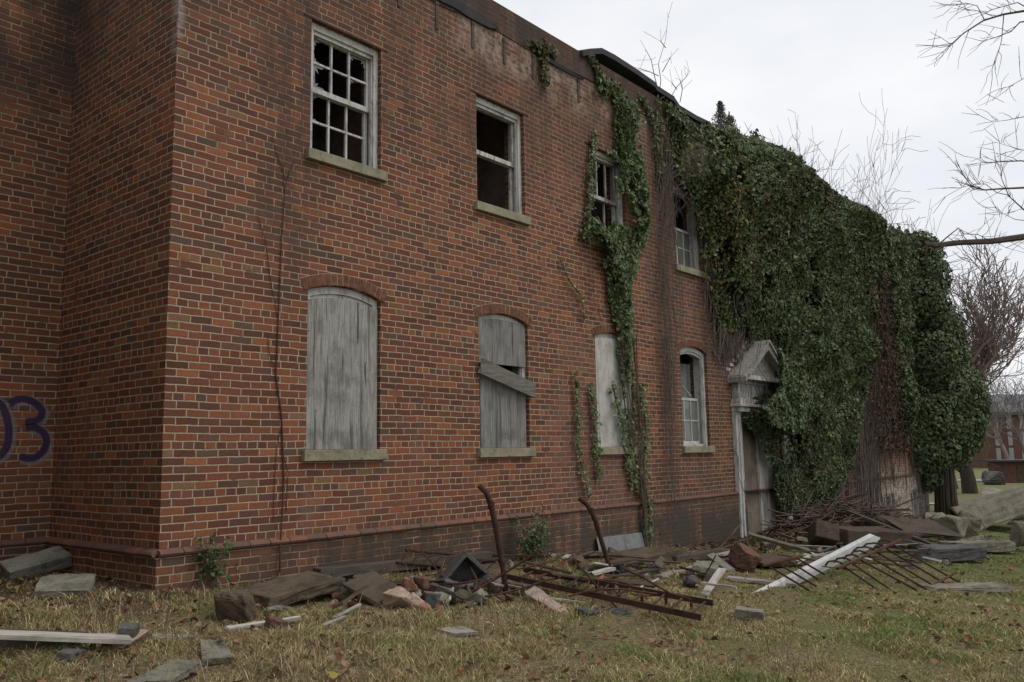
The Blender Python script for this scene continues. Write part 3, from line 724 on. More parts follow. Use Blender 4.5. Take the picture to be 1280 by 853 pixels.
# ---- spray-painted numerals on the recessed wall
YG = 2.13-.003
def ribbon(pts, wd_, mat, y):
    pts = [np.array([p[0], p[2]]) for p in pts]; P2 = []
    for i in range(len(pts)-1):
        p0 = pts[max(i-1, 0)]; p1 = pts[i]; p2 = pts[i+1]; p3 = pts[min(i+2, len(pts)-1)]
        for t in np.linspace(0, 1, 9)[:-1]: P2.append(.5*((2*p1)+(-p0+p2)*t+(2*p0-5*p1+4*p2-p3)*t*t+(-p0+3*p1-3*p2+p3)*t**3))
    P2.append(pts[-1]); n = len(P2); V = []; Cc = []
    for i, p in enumerate(P2):
        d = P2[min(i+1, n-1)]-P2[max(i-1, 0)]; d = d/np.linalg.norm(d); q = np.array([-d[1], d[0]])
        for s_, a_ in ((-1, 0), (-.6, .75), (0, 1), (.6, .75), (1, 0)):
            v = p+q*s_*wd_; a2 = a_ if 0 < i < n-1 else 0
            V.append((v[0], y, v[1])); Cc.append((a2, a2, a2, 1))
    lp = []
    for i in range(n-1):
        for j in range(4): lp += [5*i+j, 5*i+5+j, 5*i+6+j, 5*i+1+j]
    return fast_mesh('graffiti', V, lp, [4]*((n-1)*4), Cc, mat)
three = [(12, 506), (20, 500), (32, 499), (45, 505), (52, 513), (51, 521), (44, 526), (31, 528)]
three2 = [(32, 535), (42, 534), (53, 540), (58, 549), (56, 560), (49, 569), (38, 573), (24, 571)]
nine = [(-6, 500), (3, 508), (9, 524), (11, 540), (9, 556), (3, 567), (-8, 574)]
nine2 = [(-6, 500), (-16, 510), (-20, 530), (-17, 560), (-8, 574)]
for strokes, first in (((three, three2), True), ((nine, nine2), False)):
    for st in strokes:
        for wdt, mat, dy, nm in ((.070, MT['halo'], .0, 'graffiti_outline'), (.043, MT['spray'], -.002, 'graffiti')):
            me = ribbon([W(a+(2 if nm == 'graffiti_outline' else 0), b+2*(nm == 'graffiti_outline'), YG) for a, b in st], wdt, mat, YG+dy)
            o = bpy.data.objects.new(nm, me); COL.objects.link(o); o.parent = B
            if nm == 'graffiti': o['label'] = 'purple sprayed number three' if first else 'purple sprayed round numeral'

# ------------------------------------------------------------------ foliage
LEAF = np.array([(0, 0, 0), (-.5, .18, .05), (-.34, .62, .02), (0, 1, -.10), (.34, .62, .02), (.5, .18, .05)])
def leaves_mesh(name, Pn, Nn, size, cols, mat, origin=(0, 0, 0), down=.7, jitter=.5, seed=0):
    rg = np.random.default_rng(seed); n = len(Pn)
    Nn = Nn + rg.normal(0, jitter, (n, 3)); Nn /= np.linalg.norm(Nn, axis=1)[:, None]
    T = rg.normal(0, .6, (n, 3)); T[:, 2] -= down; T = T - Nn*np.sum(T*Nn, 1)[:, None]; T /= np.linalg.norm(T, axis=1)[:, None]+1e-9
    Bn = np.cross(Nn, T); sz = np.asarray(size)[:, None, None]
    V = Pn[:, None, :] + sz*(LEAF[None, :, 0:1]*Bn[:, None, :] + (LEAF[None, :, 1:2]-.4)*T[:, None, :] + LEAF[None, :, 2:3]*2.0*Nn[:, None, :])
    idx = np.arange(n)[:, None]*6 + np.array([0, 3, 2, 1, 0, 5, 4, 3])[None, :]
    Cc = np.repeat(np.concatenate([cols, np.ones((n, 1))], 1)[:, None, :], 6, 1)
    return fast_mesh(name, V.reshape(-1, 3), idx.ravel(), [4]*(2*n), Cc.reshape(-1, 4), mat, origin)
def in_poly(px, pz, poly):
    poly = np.asarray(poly); r = np.zeros(len(px), bool); j = len(poly)-1
    for i in range(len(poly)):
        xi, zi = poly[i]; xj, zj = poly[j]
        c_ = ((zi > pz) != (zj > pz)) & (px < (xj-xi)*(pz-zi)/(zj-zi+1e-12)+xi); r ^= c_; j = i
    return r
def edge_dist(px, pz, poly):
    poly = np.asarray(poly); d = np.full(len(px), 9e9)
    for i in range(len(poly)):
        a = poly[i]; b = poly[(i+1) % len(poly)]; ab = b-a; L = ab@ab+1e-9
        t = np.clip(((px-a[0])*ab[0]+(pz-a[1])*ab[1])/L, 0, 1); d = np.minimum(d, np.hypot(px-a[0]-t*ab[0], pz-a[1]-t*ab[1]))
    return d
IVY = np.array([(.048, .070, .030), (.070, .100, .043), (.100, .134, .060), (.140, .172, .088), (.062, .082, .042)])
def ivy_cols(n, rg, yellow=None, dead=.03):
    c = IVY[rg.integers(0, len(IVY), n)]*rg.uniform(.8, 1.6, (n, 1))
    if yellow is not None:
        k = rg.random(n) < yellow; c[k] = np.array([.20, .17, .035])*rg.uniform(.5, 1.1, (k.sum(), 1))
    k = rg.random(n) < dead; c[k] = np.array([.11, .075, .045])*rg.uniform(.5, 1.2, (k.sum(), 1))
    return c
def ivy_patch(poly_px, n, thick, size, seed, yplane=-.06, ragged=.25, yfun=None):
    """leaves over a polygon on the facade; returns points, normals, sizes, wall coordinates"""
    rg = np.random.default_rng(seed)
    poly = np.array([W(a, b, yplane)[[0, 2]] for a, b in poly_px]); lo, hi = poly.min(0)-ragged, poly.max(0)+ragged
    X = rg.uniform(lo[0], hi[0], n*4); Z = rg.uniform(lo[1], hi[1], n*4)
    ins = in_poly(X, Z, poly); ed = edge_dist(X, Z, poly); sd = np.where(ins, ed, -ed)
    keep = sd + (fbm(X*2.2, Z*2.2, seed, 4)-.5)*2*ragged > rg.uniform(-.06, .10, len(X))
    X, Z, sd = X[keep][:n], Z[keep][:n], sd[keep][:n]; n = len(X)
    f = thick(X, Z, np.clip(sd, 0, 9)); e = .05
    fx = (thick(X+e, Z, np.clip(sd, 0, 9))-f)/e; fz = (thick(X, Z+e, np.clip(sd, 0, 9))-f)/e
    N = np.stack([-fx*1.0, -np.ones(n), -fz*1.0+.35], 1); N /= np.linalg.norm(N, axis=1)[:, None]
    dep = 1-rg.random(n)**2.2*.65
    Y = -.03 - f*dep
    return np.stack([X, Y, Z], 1), N, size*rg.uniform(.5, 1.5, n), rg
def add_leaf_part(parent, name, me):
    o = bpy.data.objects.new(name, me); COL.objects.link(o); o.parent = parent; return o
def strands(mb, a, b, n, spread, r, rg, sag=.12, seg=9):
    for k in range(n):
        p = np.array(a, float)+rg.normal(0, 1, 3)*spread*np.array([1, .15, .5]); q = np.array(b, float)+rg.normal(0, 1, 3)*spread*np.array([1, .15, .7])
        ph = rg.uniform(0, 6, 2); am = rg.uniform(.2, 1)*sag; pts = []
        for i in range(seg):
            t = i/(seg-1); c_ = p*(1-t)+q*t; c_[0] += am*math.sin(ph[0]+t*6)*math.sin(t*3.1); c_[1] = min(-.02, c_[1]-.05*abs(math.sin(ph[1]+t*4))); pts.append(c_)
        mb.tube(pts, [r*rg.uniform(.5, 1.2)*(1-.4*i/(seg-1)) for i in range(seg)], 4, False)

# main ivy curtain
MAIN = [(838,128),(870,146),(905,154),(950,172),(1000,200),(1040,236),(1080,264),(1090,300),(1090,360),(1088,430),(1084,500),(1078,560),(1066,605),(1042,628),(1012,636),(996,650),(986,635),(980,590),(966,556),(946,530),(936,512),(945,500),(964,480),(968,450),(957,424),(935,412),(905,396),(900,372),(892,345),(888,300),(882,262),(868,236),(856,212),(848,185),(850,160)]
def th_main(X, Z, sd):
    clump = fbm(X*1.1, Z*.9, 21, 3); c2 = fbm(X*3.0, Z*2.6, 31, 3)
    base = np.clip((Z-.2)/5.5, 0, 1)
    return (.10+.42*base*np.clip((X-8.8)/2.5, 0, 1)+.80*np.clip(clump-.40, 0, 1)+.42*np.clip(c2-.35, 0, 1))*np.clip(.25+sd/.7, 0, 1)
iv = thing('ivy_curtain', 'thick dark green ivy curtain spilling over the roof edge and half the doorway pediment', 'ivy', (14, 0, -.6))
Pn, Nn, sz, rg = ivy_patch(MAIN, 190000, th_main, .056, 11, -.25, .28)
yel = np.clip(.42-np.abs(Pn[:, 0]-9.9-.12*(Pn[:, 2]-4))*.55, 0, .42)*(Pn[:, 2] < 6.3)+.03
gap = fbm(Pn[:, 0]*1.5, Pn[:, 2]*1.0, 177, 4); low = np.clip((3.6-Pn[:, 2])/3.5, 0, 1)*.07; kk = (gap > .33+low) | (rg.random(len(Pn)) < .12); Pn, Nn, sz, yel = Pn[kk], Nn[kk], sz[kk], yel[kk]
dz = np.clip((fbm(Pn[:, 0]*1.3, Pn[:, 2]*1.1, 178, 4)-.54)*2.6, .02, .32); Cv = ivy_cols(len(Pn), rg, yel*.75, .0); dk = rg.random(len(Pn)) < dz; Cv[dk] = np.array([.120, .088, .052])*rg.uniform(.5, 1.4, (dk.sum(), 1))
Cv *= (.72+.56*fbm(Pn[:, 0]*.9, Pn[:, 2]*.9, 179, 3))[:, None]
pp = np.array([W(a, b, -.5)[[0, 2]] for a, b in [(966,432),(992,462),(1010,520),(985,545),(955,530),(948,510),(972,482)]])
Xq = rg.uniform(pp[:, 0].min(), pp[:, 0].max(), 16000); Zq = rg.uniform(pp[:, 1].min(), pp[:, 1].max(), 16000); kq = in_poly(Xq, Zq, pp) & (edge_dist(Xq, Zq, pp)+fbm(Xq*4, Zq*4, 8)*.2 > .12); Xq, Zq = Xq[kq], Zq[kq]; nq = len(Xq)
Pn = np.concatenate([Pn, np.stack([Xq, -.50-.30*fbm(Xq*2.5, Zq*2.5, 18, 3)*rg.uniform(.2, 1, nq), Zq], 1)]); Nn = np.concatenate([Nn, np.tile([-.1, -1, .3], (nq, 1))]); sz = np.concatenate([sz, rg.uniform(.04, .075, nq)]); Cv = np.concatenate([Cv, ivy_cols(nq, rg, .02, .04)])
add_leaf_part(iv, 'leaves', leaves_mesh('ivy_leaves', Pn, Nn, sz, Cv, MT['ivy'], (14, 0, -.6), .8, .42, 1))
mb = MB(); rg = np.random.default_rng(5)
for k in range(130):
    x = rg.uniform(9.6, 18.4); strands(mb, (x, -.04, gz(x, 0)+.1 if x > 12.8 else 2.6), (x+rg.normal(0, .8), -.08, rg.uniform(3, 6.6)), 2, .12, .012, rg)
for k in range(170):                       # dead runners lying over the leaves
    x = rg.uniform(9.6, 18.3); z = rg.uniform(.6, 6.2); p = np.array([x, 0, z]); pts = []
    dx = rg.uniform(-.6, .9)
    for i in range(6):
        q = p + np.array([dx*i/5, 0, -1.0*i/5*rg.uniform(.8, 1.1)]); q[1] = -.06-float(th_main(np.array([q[0]]), np.array([q[2]]), np.array([.5]))[0]); pts.append(q)
    mb.tube(pts, .0055, 3, False)
part('stems', mb, MT['vine_grey'], iv)

# ivy column beside the third window
COLM = [(768,112),(782,122),(792,150),(800,190),(807,220),(812,255),(806,300),(796,332),(790,350),(788,400),(789,450),(785,486),(777,440),(770,390),(760,345),(748,322),(735,312),(731,292),(734,268),(746,276),(752,287),(766,285),(773,265),(775,235),(772,200),(770,160)]
def th_col(X, Z, sd): return (.05+.26*np.clip(fbm(X*2.2, Z*2.0, 41, 3)-.25, 0, 1)+.10*fbm(X*6, Z*6, 44, 2))*np.clip(.3+sd/.25, 0, 1)
iv2 = thing('ivy_column', 'narrow ivy column hanging beside the third upper window and down over the pale board', 'ivy', (7.3, 0, -.4))
Pn, Nn, sz, rg = ivy_patch(COLM, 12500, th_col, .052, 12, -.08, .09); kk = fbm(Pn[:, 0]*4.0, Pn[:, 2]*2.6, 181, 3) > .36; Pn, Nn, sz = Pn[kk], Nn[kk], sz[kk]
def along(px_list, n, spread, rg, yp=-.04):
    q = np.array([W(a, b, yp) for a, b in px_list]); L = np.concatenate([[0], np.cumsum(np.linalg.norm(np.diff(q, axis=0), axis=1))])
    t = rg.uniform(0, L[-1], n); o = np.stack([np.interp(t, L, q[:, i]) for i in range(3)], 1)
    wv = spread*(.4+.9*vnoise(t*3, t*0, 3))[:, None]
    return o + rg.normal(0, 1, (n, 3))*wv*np.array([1, .35, .6]) - np.array([0, .02, 0]), q
S1 = [([(718,465),(722,510),(720,545),(728,590),(736,622)], 190, .035), ([(737,480),(742,520),(744,560),(748,600)], 230, .045), ([(776,470),(786,540),(794,590),(800,640),(803,690)], 360, .045),
      ([(800,480),(807,530),(804,580),(807,640),(806,694)], 560, .06), ([(765,480),(774,520),(782,560),(790,610)], 340, .05), ([(743,165),(739,200),(737,262)], 330, .045), ([(772,165),(768,200),(760,190)], 120, .04),
      ([(782,330),(786,400),(789,470),(795,540)], 300, .045), ([(700,325),(712,352),(728,372),(730,400)], 40, .03)]
Ps = [Pn]; Ns = [Nn]; Ss = [sz]; stem = MB()
for pts, n, sp in S1:
    p, q = along(pts, n, sp, rg); p[:, 1] = np.minimum(p[:, 1], -.03); p[p[:, 2] < .32, 1] -= .06; Ps.append(p); Ns.append(np.tile([0, -1, .3], (n, 1))); Ss.append(rg.uniform(.028, .058, n))
    q = q.copy(); q[q[:, 2] < .35, 1] = -.10; stem.tube(list(q), .009, 5, False)
Pn, Nn, sz = np.concatenate(Ps), np.concatenate(Ns), np.concatenate(Ss)
add_leaf_part(iv2, 'leaves', leaves_mesh('ivy_leaves', Pn, Nn, sz, ivy_cols(len(Pn), rg, .03, .02)*1.15, MT['ivy'], (7.3, 0, -.4), .8, .4, 2))
strands(stem, W(806,690,-.10), W(790,420,-.05), 5, .03, .014, rg, .05); strands(stem, W(790,560,-.06), W(772,380,-.06), 6, .06, .008, rg, .08); strands(stem, W(745,400,-.03), W(730,330,-.03), 4, .08, .004, rg, .1)
part('stems', stem, MT['vine'], iv2)

# small ivy tuft hanging from the parapet, and thin growth along its edge
iv3 = thing('ivy_tuft', 'small olive ivy tuft hanging from the parapet above the second window', 'ivy', W(678,80,0))
rg = np.random.default_rng(31); Ps = []
for pts, n, sp in (([(664,54),(672,60),(682,58),(690,66)], 230, .07), ([(674,58),(678,80),(680,108)], 170, .045), ([(680,66),(681,90),(683,100)], 70, .05)):
    p, q = along(pts, n, sp, rg); Ps.append(p)
Pn = np.concatenate(Ps); Pn[:, 1] = np.minimum(Pn[:, 1], -.02); n = len(Pn); cc_ = np.array([.10, .10, .045])*rg.uniform(.5, 1.3, (n, 1))
add_leaf_part(iv3, 'leaves', leaves_mesh('ivy_leaves', Pn, np.tile([0, -1, .3], (n, 1)), rg.uniform(.035, .065, n), cc_, MT['ivy'], wloc(iv3), .8, .5, 3))
mb = MB(); mb.tube([W(676,55,-.03), W(678,80,-.02), W(681,112,-.015)], .008, 5, False); part('stems', mb, MT['vine'], iv3)
iv4 = thing('ivy_trails', 'thin ivy trails under the lifted roofing between the third and fourth windows', 'ivy', W(800,110,0))
Ps = []; mb = MB(); rg = np.random.default_rng(32)
for pts, n, sp in (([(738,70),(748,95),(752,120)], 150, .06), ([(748,92),(760,112),(772,125)], 200, .08), ([(762,100),(790,135),(800,150)], 180, .10), ([(800,118),(815,150),(822,190),(826,235)], 240, .06), ([(832,128),(842,165),(846,210),(856,235)], 300, .10), ([(818,140),(835,185),(838,215)], 90, .08), ([(735,238),(734,262),(728,300)], 70, .03)):
    p, q = along(pts, n, sp, rg); Ps.append(p); mb.tube(list(q), .007, 4, False)
Pn = np.concatenate(Ps); Pn[:, 1] = np.minimum(Pn[:, 1], -.03); n = len(Pn)
add_leaf_part(iv4, 'leaves', leaves_mesh('ivy_leaves', Pn, np.tile([0, -1, .3], (n, 1)), rg.uniform(.04, .08, n), ivy_cols(n, rg, .12, .1)*1.1, MT['ivy'], wloc(iv4), .8, .5, 4))
part('stems', mb, MT['vine'], iv4)

# ivy over the far end of the wall
FAR = [(1092,281),(1100,284),(1130,288),(1160,302),(1168,330),(1172,400),(1172,470),(1168,520),(1150,545),(1135,545),(1122,520),(1122,480),(1116,440),(1110,410),(1107,380),(1105,340),(1098,310)]
iv5 = thing('ivy_curtain', 'olive green ivy curtain over the far end of the wall beside the ivy-clad tree', 'ivy', (20.8, 0, -.9))
def th_far(X, Z, sd): return (.12+.5*np.clip(fbm(X*1.1, Z*.9, 61, 3)-.3, 0, 1)+.3*np.clip(fbm(X*3.2, Z*2.6, 62, 3)-.3, 0, 1))*np.clip(.3+sd/.5, 0, 1)
Pn, Nn, sz, rg = ivy_patch(FAR, 42000, th_far, .070, 15, -.2, .25)
add_leaf_part(iv5, 'leaves', leaves_mesh('ivy_leaves', Pn, Nn, sz, ivy_cols(len(Pn), rg, .02, .10), MT['ivy'], (20.8, 0, -.9), .8, .42, 16))
mb = MB()
for k in range(16): strands(mb, (rg.uniform(20, 22.2), -.06, rg.uniform(-.5, 2)), (rg.uniform(20, 22.2), -.08, rg.uniform(3, 6.6)), 1, .12, .012, rg, .3)
part('stems', mb, MT['vine'], iv5)

# bare vines
bv = thing('bare_vine', 'grey leafless vine tangle hanging between the ivy column and the fourth windows', 'vine', W(840,690,-.1))
mb = MB(); rg = np.random.default_rng(8)
for k in range(46):
    y1 = rg.choice([300, 360, 430, 520, 600, 650]); strands(mb, W(rg.normal(830, 6),rg.uniform(140, 230),-.04), W(rg.normal(834, 4),y1,-.05), 1, .05, rg.uniform(.003, .007), rg, .42, 14)
for k in range(10): strands(mb, W(rg.normal(832, 3),420,-.04), W(rg.normal(846, 6),rg.uniform(600, 690),-.10), 1, .04, .005, rg, .2, 12)
for k in range(14): strands(mb, W(rg.normal(852, 6),rg.uniform(195, 225),-.10), W(rg.normal(860, 8),rg.uniform(255, 285),-.12), 1, .12, .005, rg, .5, 10)
for k in range(26): strands(mb, W(rg.normal(884, 7),rg.uniform(310, 380),-.06), W(rg.normal(906, 8),rg.uniform(430, 510),-.06), 1, .12, .005, rg, .3, 12)
part('stems', mb, MT['vine_grey'], bv)
bv2 = thing('bare_vine', 'brown leafless vine curtain on the wall between the ivy curtain and the ivy-clad tree', 'vine', (19.3, 0, -.9))
mb = MB(); rg = np.random.default_rng(9)
for k in range(230):
    x = rg.uniform(17.6, 21.4); strands(mb, (x+rg.normal(0, .3), -.08, rg.uniform(2.2, 5.8)), (x, -.10, rg.choice([.1, .8, 1.4, 2.0])), 1, .1, rg.uniform(.005, .010), rg, .6, 14)
part('stems', mb, MT['vine'], bv2)
n = 3500; Pn = np.stack([rg.normal(19.2, .8, n), -.12-rg.random(n)*.2, rg.uniform(.9, 5.5, n)], 1)
add_leaf_part(bv2, 'dead_leaves', leaves_mesh('dead_leaves', Pn, np.tile([0, -1, .3], (n, 1)), rg.uniform(.05, .09, n), np.array([.085, .055, .038])*rg.uniform(.5, 1.4, (n, 1)), MT['litter'], wloc(bv2), .8, .5, 6))
cr_ = thing('creeper', 'thin dark creeper stem climbing the wall left of the first windows', 'vine', W(350,716,-.06))
mb = MB(); main = [(350,716),(350,690),(355,600),(352,520),(345,470),(348,400),(352,300),(356,240),(354,205)]
mb.tube([W(a, b, -.012 if b < 660 else -.075) for a, b in main], [.010,.009,.008,.008,.007,.006,.005,.004,.003], 5, False)
for pts in ([(353,530),(346,560),(343,600),(342,650)], [(348,400),(338,350),(332,300),(322,270)], [(355,240),(362,215),(368,200)], [(354,215),(345,190),(340,170)], [(346,470),(336,440),(335,420)], [(352,560),(360,590),(358,640)]):
    mb.tube([W(a, b, -.010) for a, b in pts], .0035, 4, False)
part('stems', mb, MT['vine_red'], cr_)

# ivy curtain's far neighbour: a tree wrapped in ivy at the building's end
ITX, ITY = 22.15, -.55; ITZ = float(gz(ITX, ITY))
it = thing('ivy_clad_tree', 'dark ivy-smothered tree at the far end of the brick building', 'tree', (ITX, ITY, ITZ))
mb = MB(); rg = np.random.default_rng(14)
mb.tube([(ITX, ITY, ITZ-.2), (ITX-.02, ITY, ITZ+.6), (ITX+.05, ITY, 1.6), (ITX+.15, ITY, 4), (ITX+.2, ITY+.1, 6.0)], [.36, .24, .20, .17, .10], 10)
for k in range(22):
    a = rg.uniform(0, 6.28); r = .25; mb.tube([(ITX+r*1.3*math.cos(a), ITY+r*1.3*math.sin(a), ITZ-.1), (ITX+r*math.cos(a), ITY+r*math.sin(a), ITZ+.8), (ITX+r*.9*math.cos(a+.4), ITY+r*.9*math.sin(a+.4), 1.4)], .035, 5, False)
part('trunk', mb, MT['bark'], it, smooth=True)
blobs = [(1158,340,24.6,.65),(1150,380,24.2,.8),(1168,410,24.6,.8),(1180,450,24.8,.75),(1160,450,23.8,.9),(1172,495,24.2,.95),(1194,490,25,.8),(1155,520,23.6,.85),(1178,535,24,.9),(1200,525,24.8,.75),(1212,505,25.2,.55),(1165,565,23.6,.7),(1186,562,24.2,.6),(1204,550,24.8,.5),(1148,565,23.4,.6),(1160,595,23.6,.45),(1140,540,23.4,.6),(1130,500,23.4,.6),(1185,420,25,.5),(1150,310,24.6,.5),(1163,318,25,.4),(1215,530,25.4,.4),(1135,585,23.4,.4)]
Ps = []; Ns = []
for bx, by, t, r in blobs:
    c_ = P(bx, by, t); n = int(5200*r*r); d = rg.normal(0, 1, (n, 3)); d /= np.linalg.norm(d, axis=1)[:, None]
    lump = .72+.55*fbm(d[:, 0]*2.3+bx, d[:, 2]*2.3+d[:, 1]*1.7+by, 4, 3); rr = r*lump*(1-rg.random(n)**2*.35)
    Ps.append(c_+d*rr[:, None]*np.array([1, 1, 1.0])); Ns.append(d+np.array([0, 0, .4]))
Pn = np.concatenate(Ps); Nn = np.concatenate(Ns); keep = ~((Pn[:, 1] > -.02) & (Pn[:, 0] < X1+.05)); Pn, Nn = Pn[keep], Nn[keep]; n = len(Pn)
add_leaf_part(it, 'crown', leaves_mesh('ivy_leaves', Pn, Nn, rg.uniform(.055, .105, n), ivy_cols(n, rg, .01, .03)*.85, MT['ivy'], wloc(it), .7, .45, 7))

# ------------------------------------------------------------------ bare trees
def bare_tree(name, label, base, h, r, seed, mats, levels=4, spread=.55, kids=(4, 5), trunk_frac=.28, lean=(0, 0), group=None, min_r=.008, stems=1, upw=.35, leaf=None, top=None, wide=1.0, wig=.14):
    rg = np.random.default_rng(seed); tr = MB(); cw = MB(); b = Vector(base); tips = []
    def grow(p, d, L, r, lev, mb):
        n = 5 if lev < 2 else 4; pts = [p.copy()]; rad = [r]
        for i in range(n):
            d = (d+Vector(rg.normal(0, wig+.03*lev, 3))+Vector((0, 0, upw*.18 if lev else .05))).normalized(); p = p+d*L/n; pts.append(p.copy()); rad.append(max(min_r, r*(1-.62*(i+1)/n)))
        mb.tube(pts, rad, 8 if lev == 0 else (5 if lev == 1 else 3), False)
        if lev >= levels: tips.append(p); return
        k = int(rg.integers(kids[0], kids[1]+1)) + (1 if lev == 0 else 0)
        for j in range(k):
            t = rg.uniform(.3 if lev else .6, 1.0); q = pts[min(n, int(t*n))]; ri = rad[min(n, int(t*n))]
            ax_ = d.orthogonal(); ax_.rotate(Matrix.Rotation(rg.uniform(0, 6.28), 3, d)); nd = (d*math.cos(spread*rg.uniform(.6, 1.4))+ax_*math.sin(spread*rg.uniform(.6, 1.4))).normalized()
            grow(q.copy(), nd, L*rg.uniform(.55, .86)*(1.25 if lev == 0 else 1), max(min_r, ri*.68), lev+1, cw)
    if r > .3: tr.tube([b-Vector((0, 0, .3)), b+Vector((0, 0, .25)), b+Vector((0, 0, .9))], [r*1.5, r*1.2, r*.98], 10, False)
    for s_ in range(stems):
        d0 = Vector((lean[0]+rg.normal(0, .18)*(stems > 1), lean[1]+rg.normal(0, .18)*(stems > 1), 1)).normalized()
        grow(b+Vector((rg.normal(0, .1), rg.normal(0, .1), 0))*(stems > 1)-Vector((0, 0, .2)), d0, h*trunk_frac, r, 0, tr)
    if top is not None:
        zz = sorted(v[2] for v in cw.v)[int(len(cw.v)*.99)]; f = (top-b.z)/(zz-b.z)
        for m_ in (tr, cw): m_.v = [(b.x+(v[0]-b.x)*f*wide, b.y+(v[1]-b.y)*f*wide, b.z+(v[2]-b.z)*f) for v in m_.v]
        tips[:] = [Vector((b.x+(v[0]-b.x)*f*wide, b.y+(v[1]-b.y)*f*wide, b.z+(v[2]-b.z)*f)) for v in tips]
    o = thing(name, label, 'tree', base, group); part('trunk', tr, MT[mats[0]], o, smooth=True); part('crown', cw, MT[mats[1]], o)
    if leaf:
        tp = np.array([tuple(t) for t in tips]); tp = tp[rg.random(len(tp)) < leaf]; n = len(tp)
        if n: add_leaf_part(o, 'buds', leaves_mesh('buds', tp, rg.normal(0, 1, (n, 3)), rg.uniform(.05, .11, n), np.array([.08, .06, .045])*rg.uniform(.5, 1.3, (n, 1)), MT['litter'], base, .5, .5, seed))
    return o
def gpt(x, y): p = G(x, y); return (p[0], p[1], float(gz(p[0], p[1])))
bare_tree('oak_tree', 'stout trunked bare oak with reddish twigs beyond the building end', gpt(1213, 617), 13.0, .29, 8, ('bark', 'twig_red'), 5, .46, (4, 5), .27, upw=.8, min_r=.013, top=float(P(1230, 322, 45.5)[2]), wide=.95)
bare_tree('oak_tree', 'thinner dark trunked bare tree left of the stout oak', gpt(1184, 611), 14.0, .42, 5, ('bark', 'far_twig'), 5, .5, (3, 4), .34, upw=.4, min_r=.014, top=float(P(1190, 345, 55)[2]))
def behind(px, Y): d = ray(px, 400); t = (Y-CAM[1])/d[1]; p = CAM+d*t; return (p[0], p[1], float(gz(p[0], p[1]))), t
for lab, px, Yb, topy, sd_, st in (('slender upright bare tree rising behind the ivy-topped roof', 1004, 12, 158, 21, 1), ('spreading bare tree leaning right behind the ivy-topped roof', 1026, 11, 180, 24, 2)):
    bs, t = behind(px, Yb); bare_tree('bare_tree', lab, bs, 10.0, .13, sd_, ('bark', 'twig'), 5, .42 if st == 1 else .52, (3, 4), .38, (.14 if st > 1 else 0, -.10 if st > 1 else 0), 'bare trees behind the roof', .005, st, .45, None, float(P(px, topy, t)[2]), .72, .17)
for k, (x, y, hh, sd_, rd) in enumerate([(1262, 588, 17, 31, .3), (1236, 580, 20, 32, .35), (1290, 586, 18, 33, .3), (1310, 580, 20, 34, .3), (1200, 578, 22, 35, .4), (1170, 580, 20, 36, .35)]):
    bare_tree('far_tree', ['bare tree in front of the distant brick block', 'tall bare tree just left of the distant brick block', 'bare tree right of the distant brick block', 'bare tree beyond the reddish shed', 'distant bare tree glimpsed behind the stout oak', 'distant bare tree hidden low behind the ivy-clad tree'][k], gpt(x, y), hh, rd, sd_, ('far_twig', 'far_twig'), 4, .5, (3, 4), .34, (0, 0), 'distant bare trees', .025, 1, .4)
# hand-placed tree standing right of the frame with limbs reaching in
T0 = P(1475, 610, 15.0); T0 = Vector((T0[0], T0[1], float(gz(T0[0], T0[1]))))
ot = thing('overhanging_tree', 'bare tree outside the right edge whose limbs reach into the sky', 'tree', T0)
tr = MB(); tr.tube([T0-Vector((0, 0, .3)), Vector(P(1470, 450, 15)), Vector(P(1462, 250, 15)), Vector(P(1455, 20, 15.2)), Vector(P(1450, -250, 15.5))], [.42, .33, .28, .22, .12], 10)
limbs = [([(1465,310,15),(1380,292,14.6),(1320,296,14.3),(1280,298,14.2),(1240,300,14),(1200,303,13.9),(1170,305,13.8),(1154,303,13.7)], .10, .045), ([(1172,305,13.8),(1185,295,13.7),(1198,285,13.6),(1204,291,13.6),(1222,293,13.6),(1236,300,13.5)], .022, .010),
         ([(1460,120,15),(1380,60,14.4),(1310,18,14),(1280,12,13.8),(1255,18,13.6),(1228,26,13.4),(1205,42,13.2),(1186,58,13.1),(1172,72,13)], .07, .005), ([(1300,25,14),(1276,28,13.7),(1262,40,13.6),(1245,46,13.5),(1230,50,13.4)], .03, .005),
         ([(1255,18,13.6),(1252,50,13.5),(1246,68,13.4),(1240,86,13.3)], .015, .004), ([(1230,26,13.4),(1222,10,13.3),(1208,3,13.2),(1190,6,13.1),(1160,10,13)], .014, .004), ([(1300,20,14),(1270,5,13.7),(1240,12,13.5),(1220,22,13.3)], .02, .005),
         ([(1460,250,15),(1370,245,14.5),(1310,240,14.2),(1280,236,14),(1250,236,13.8),(1230,238,13.6),(1215,232,13.5),(1204,222,13.4),(1198,208,13.4)], .06, .004), ([(1310,290,14.2),(1280,264,14),(1262,246,13.8),(1252,222,13.7),(1250,196,13.6)], .03, .004),
         ([(1262,246,13.8),(1246,242,13.6),(1232,232,13.5),(1218,232,13.4),(1198,236,13.3),(1180,234,13.2)], .015, .004), ([(1330,215,14.3),(1280,202,14),(1250,203,13.8),(1232,204,13.7),(1218,198,13.6)], .03, .004), ([(1340,160,14.3),(1280,147,14),(1258,151,13.8),(1240,153,13.7)], .02, .004),
         ([(1320,110,14.2),(1280,98,14),(1262,108,13.9),(1252,110,13.8)], .015, .004), ([(1300,180,14.2),(1278,186,14),(1268,184,13.9),(1244,178,13.7)], .016, .004), ([(1290,276,14),(1270,274,13.8),(1256,268,13.6),(1246,264,13.6)], .014, .004)]
rg = np.random.default_rng(77); cw = MB()
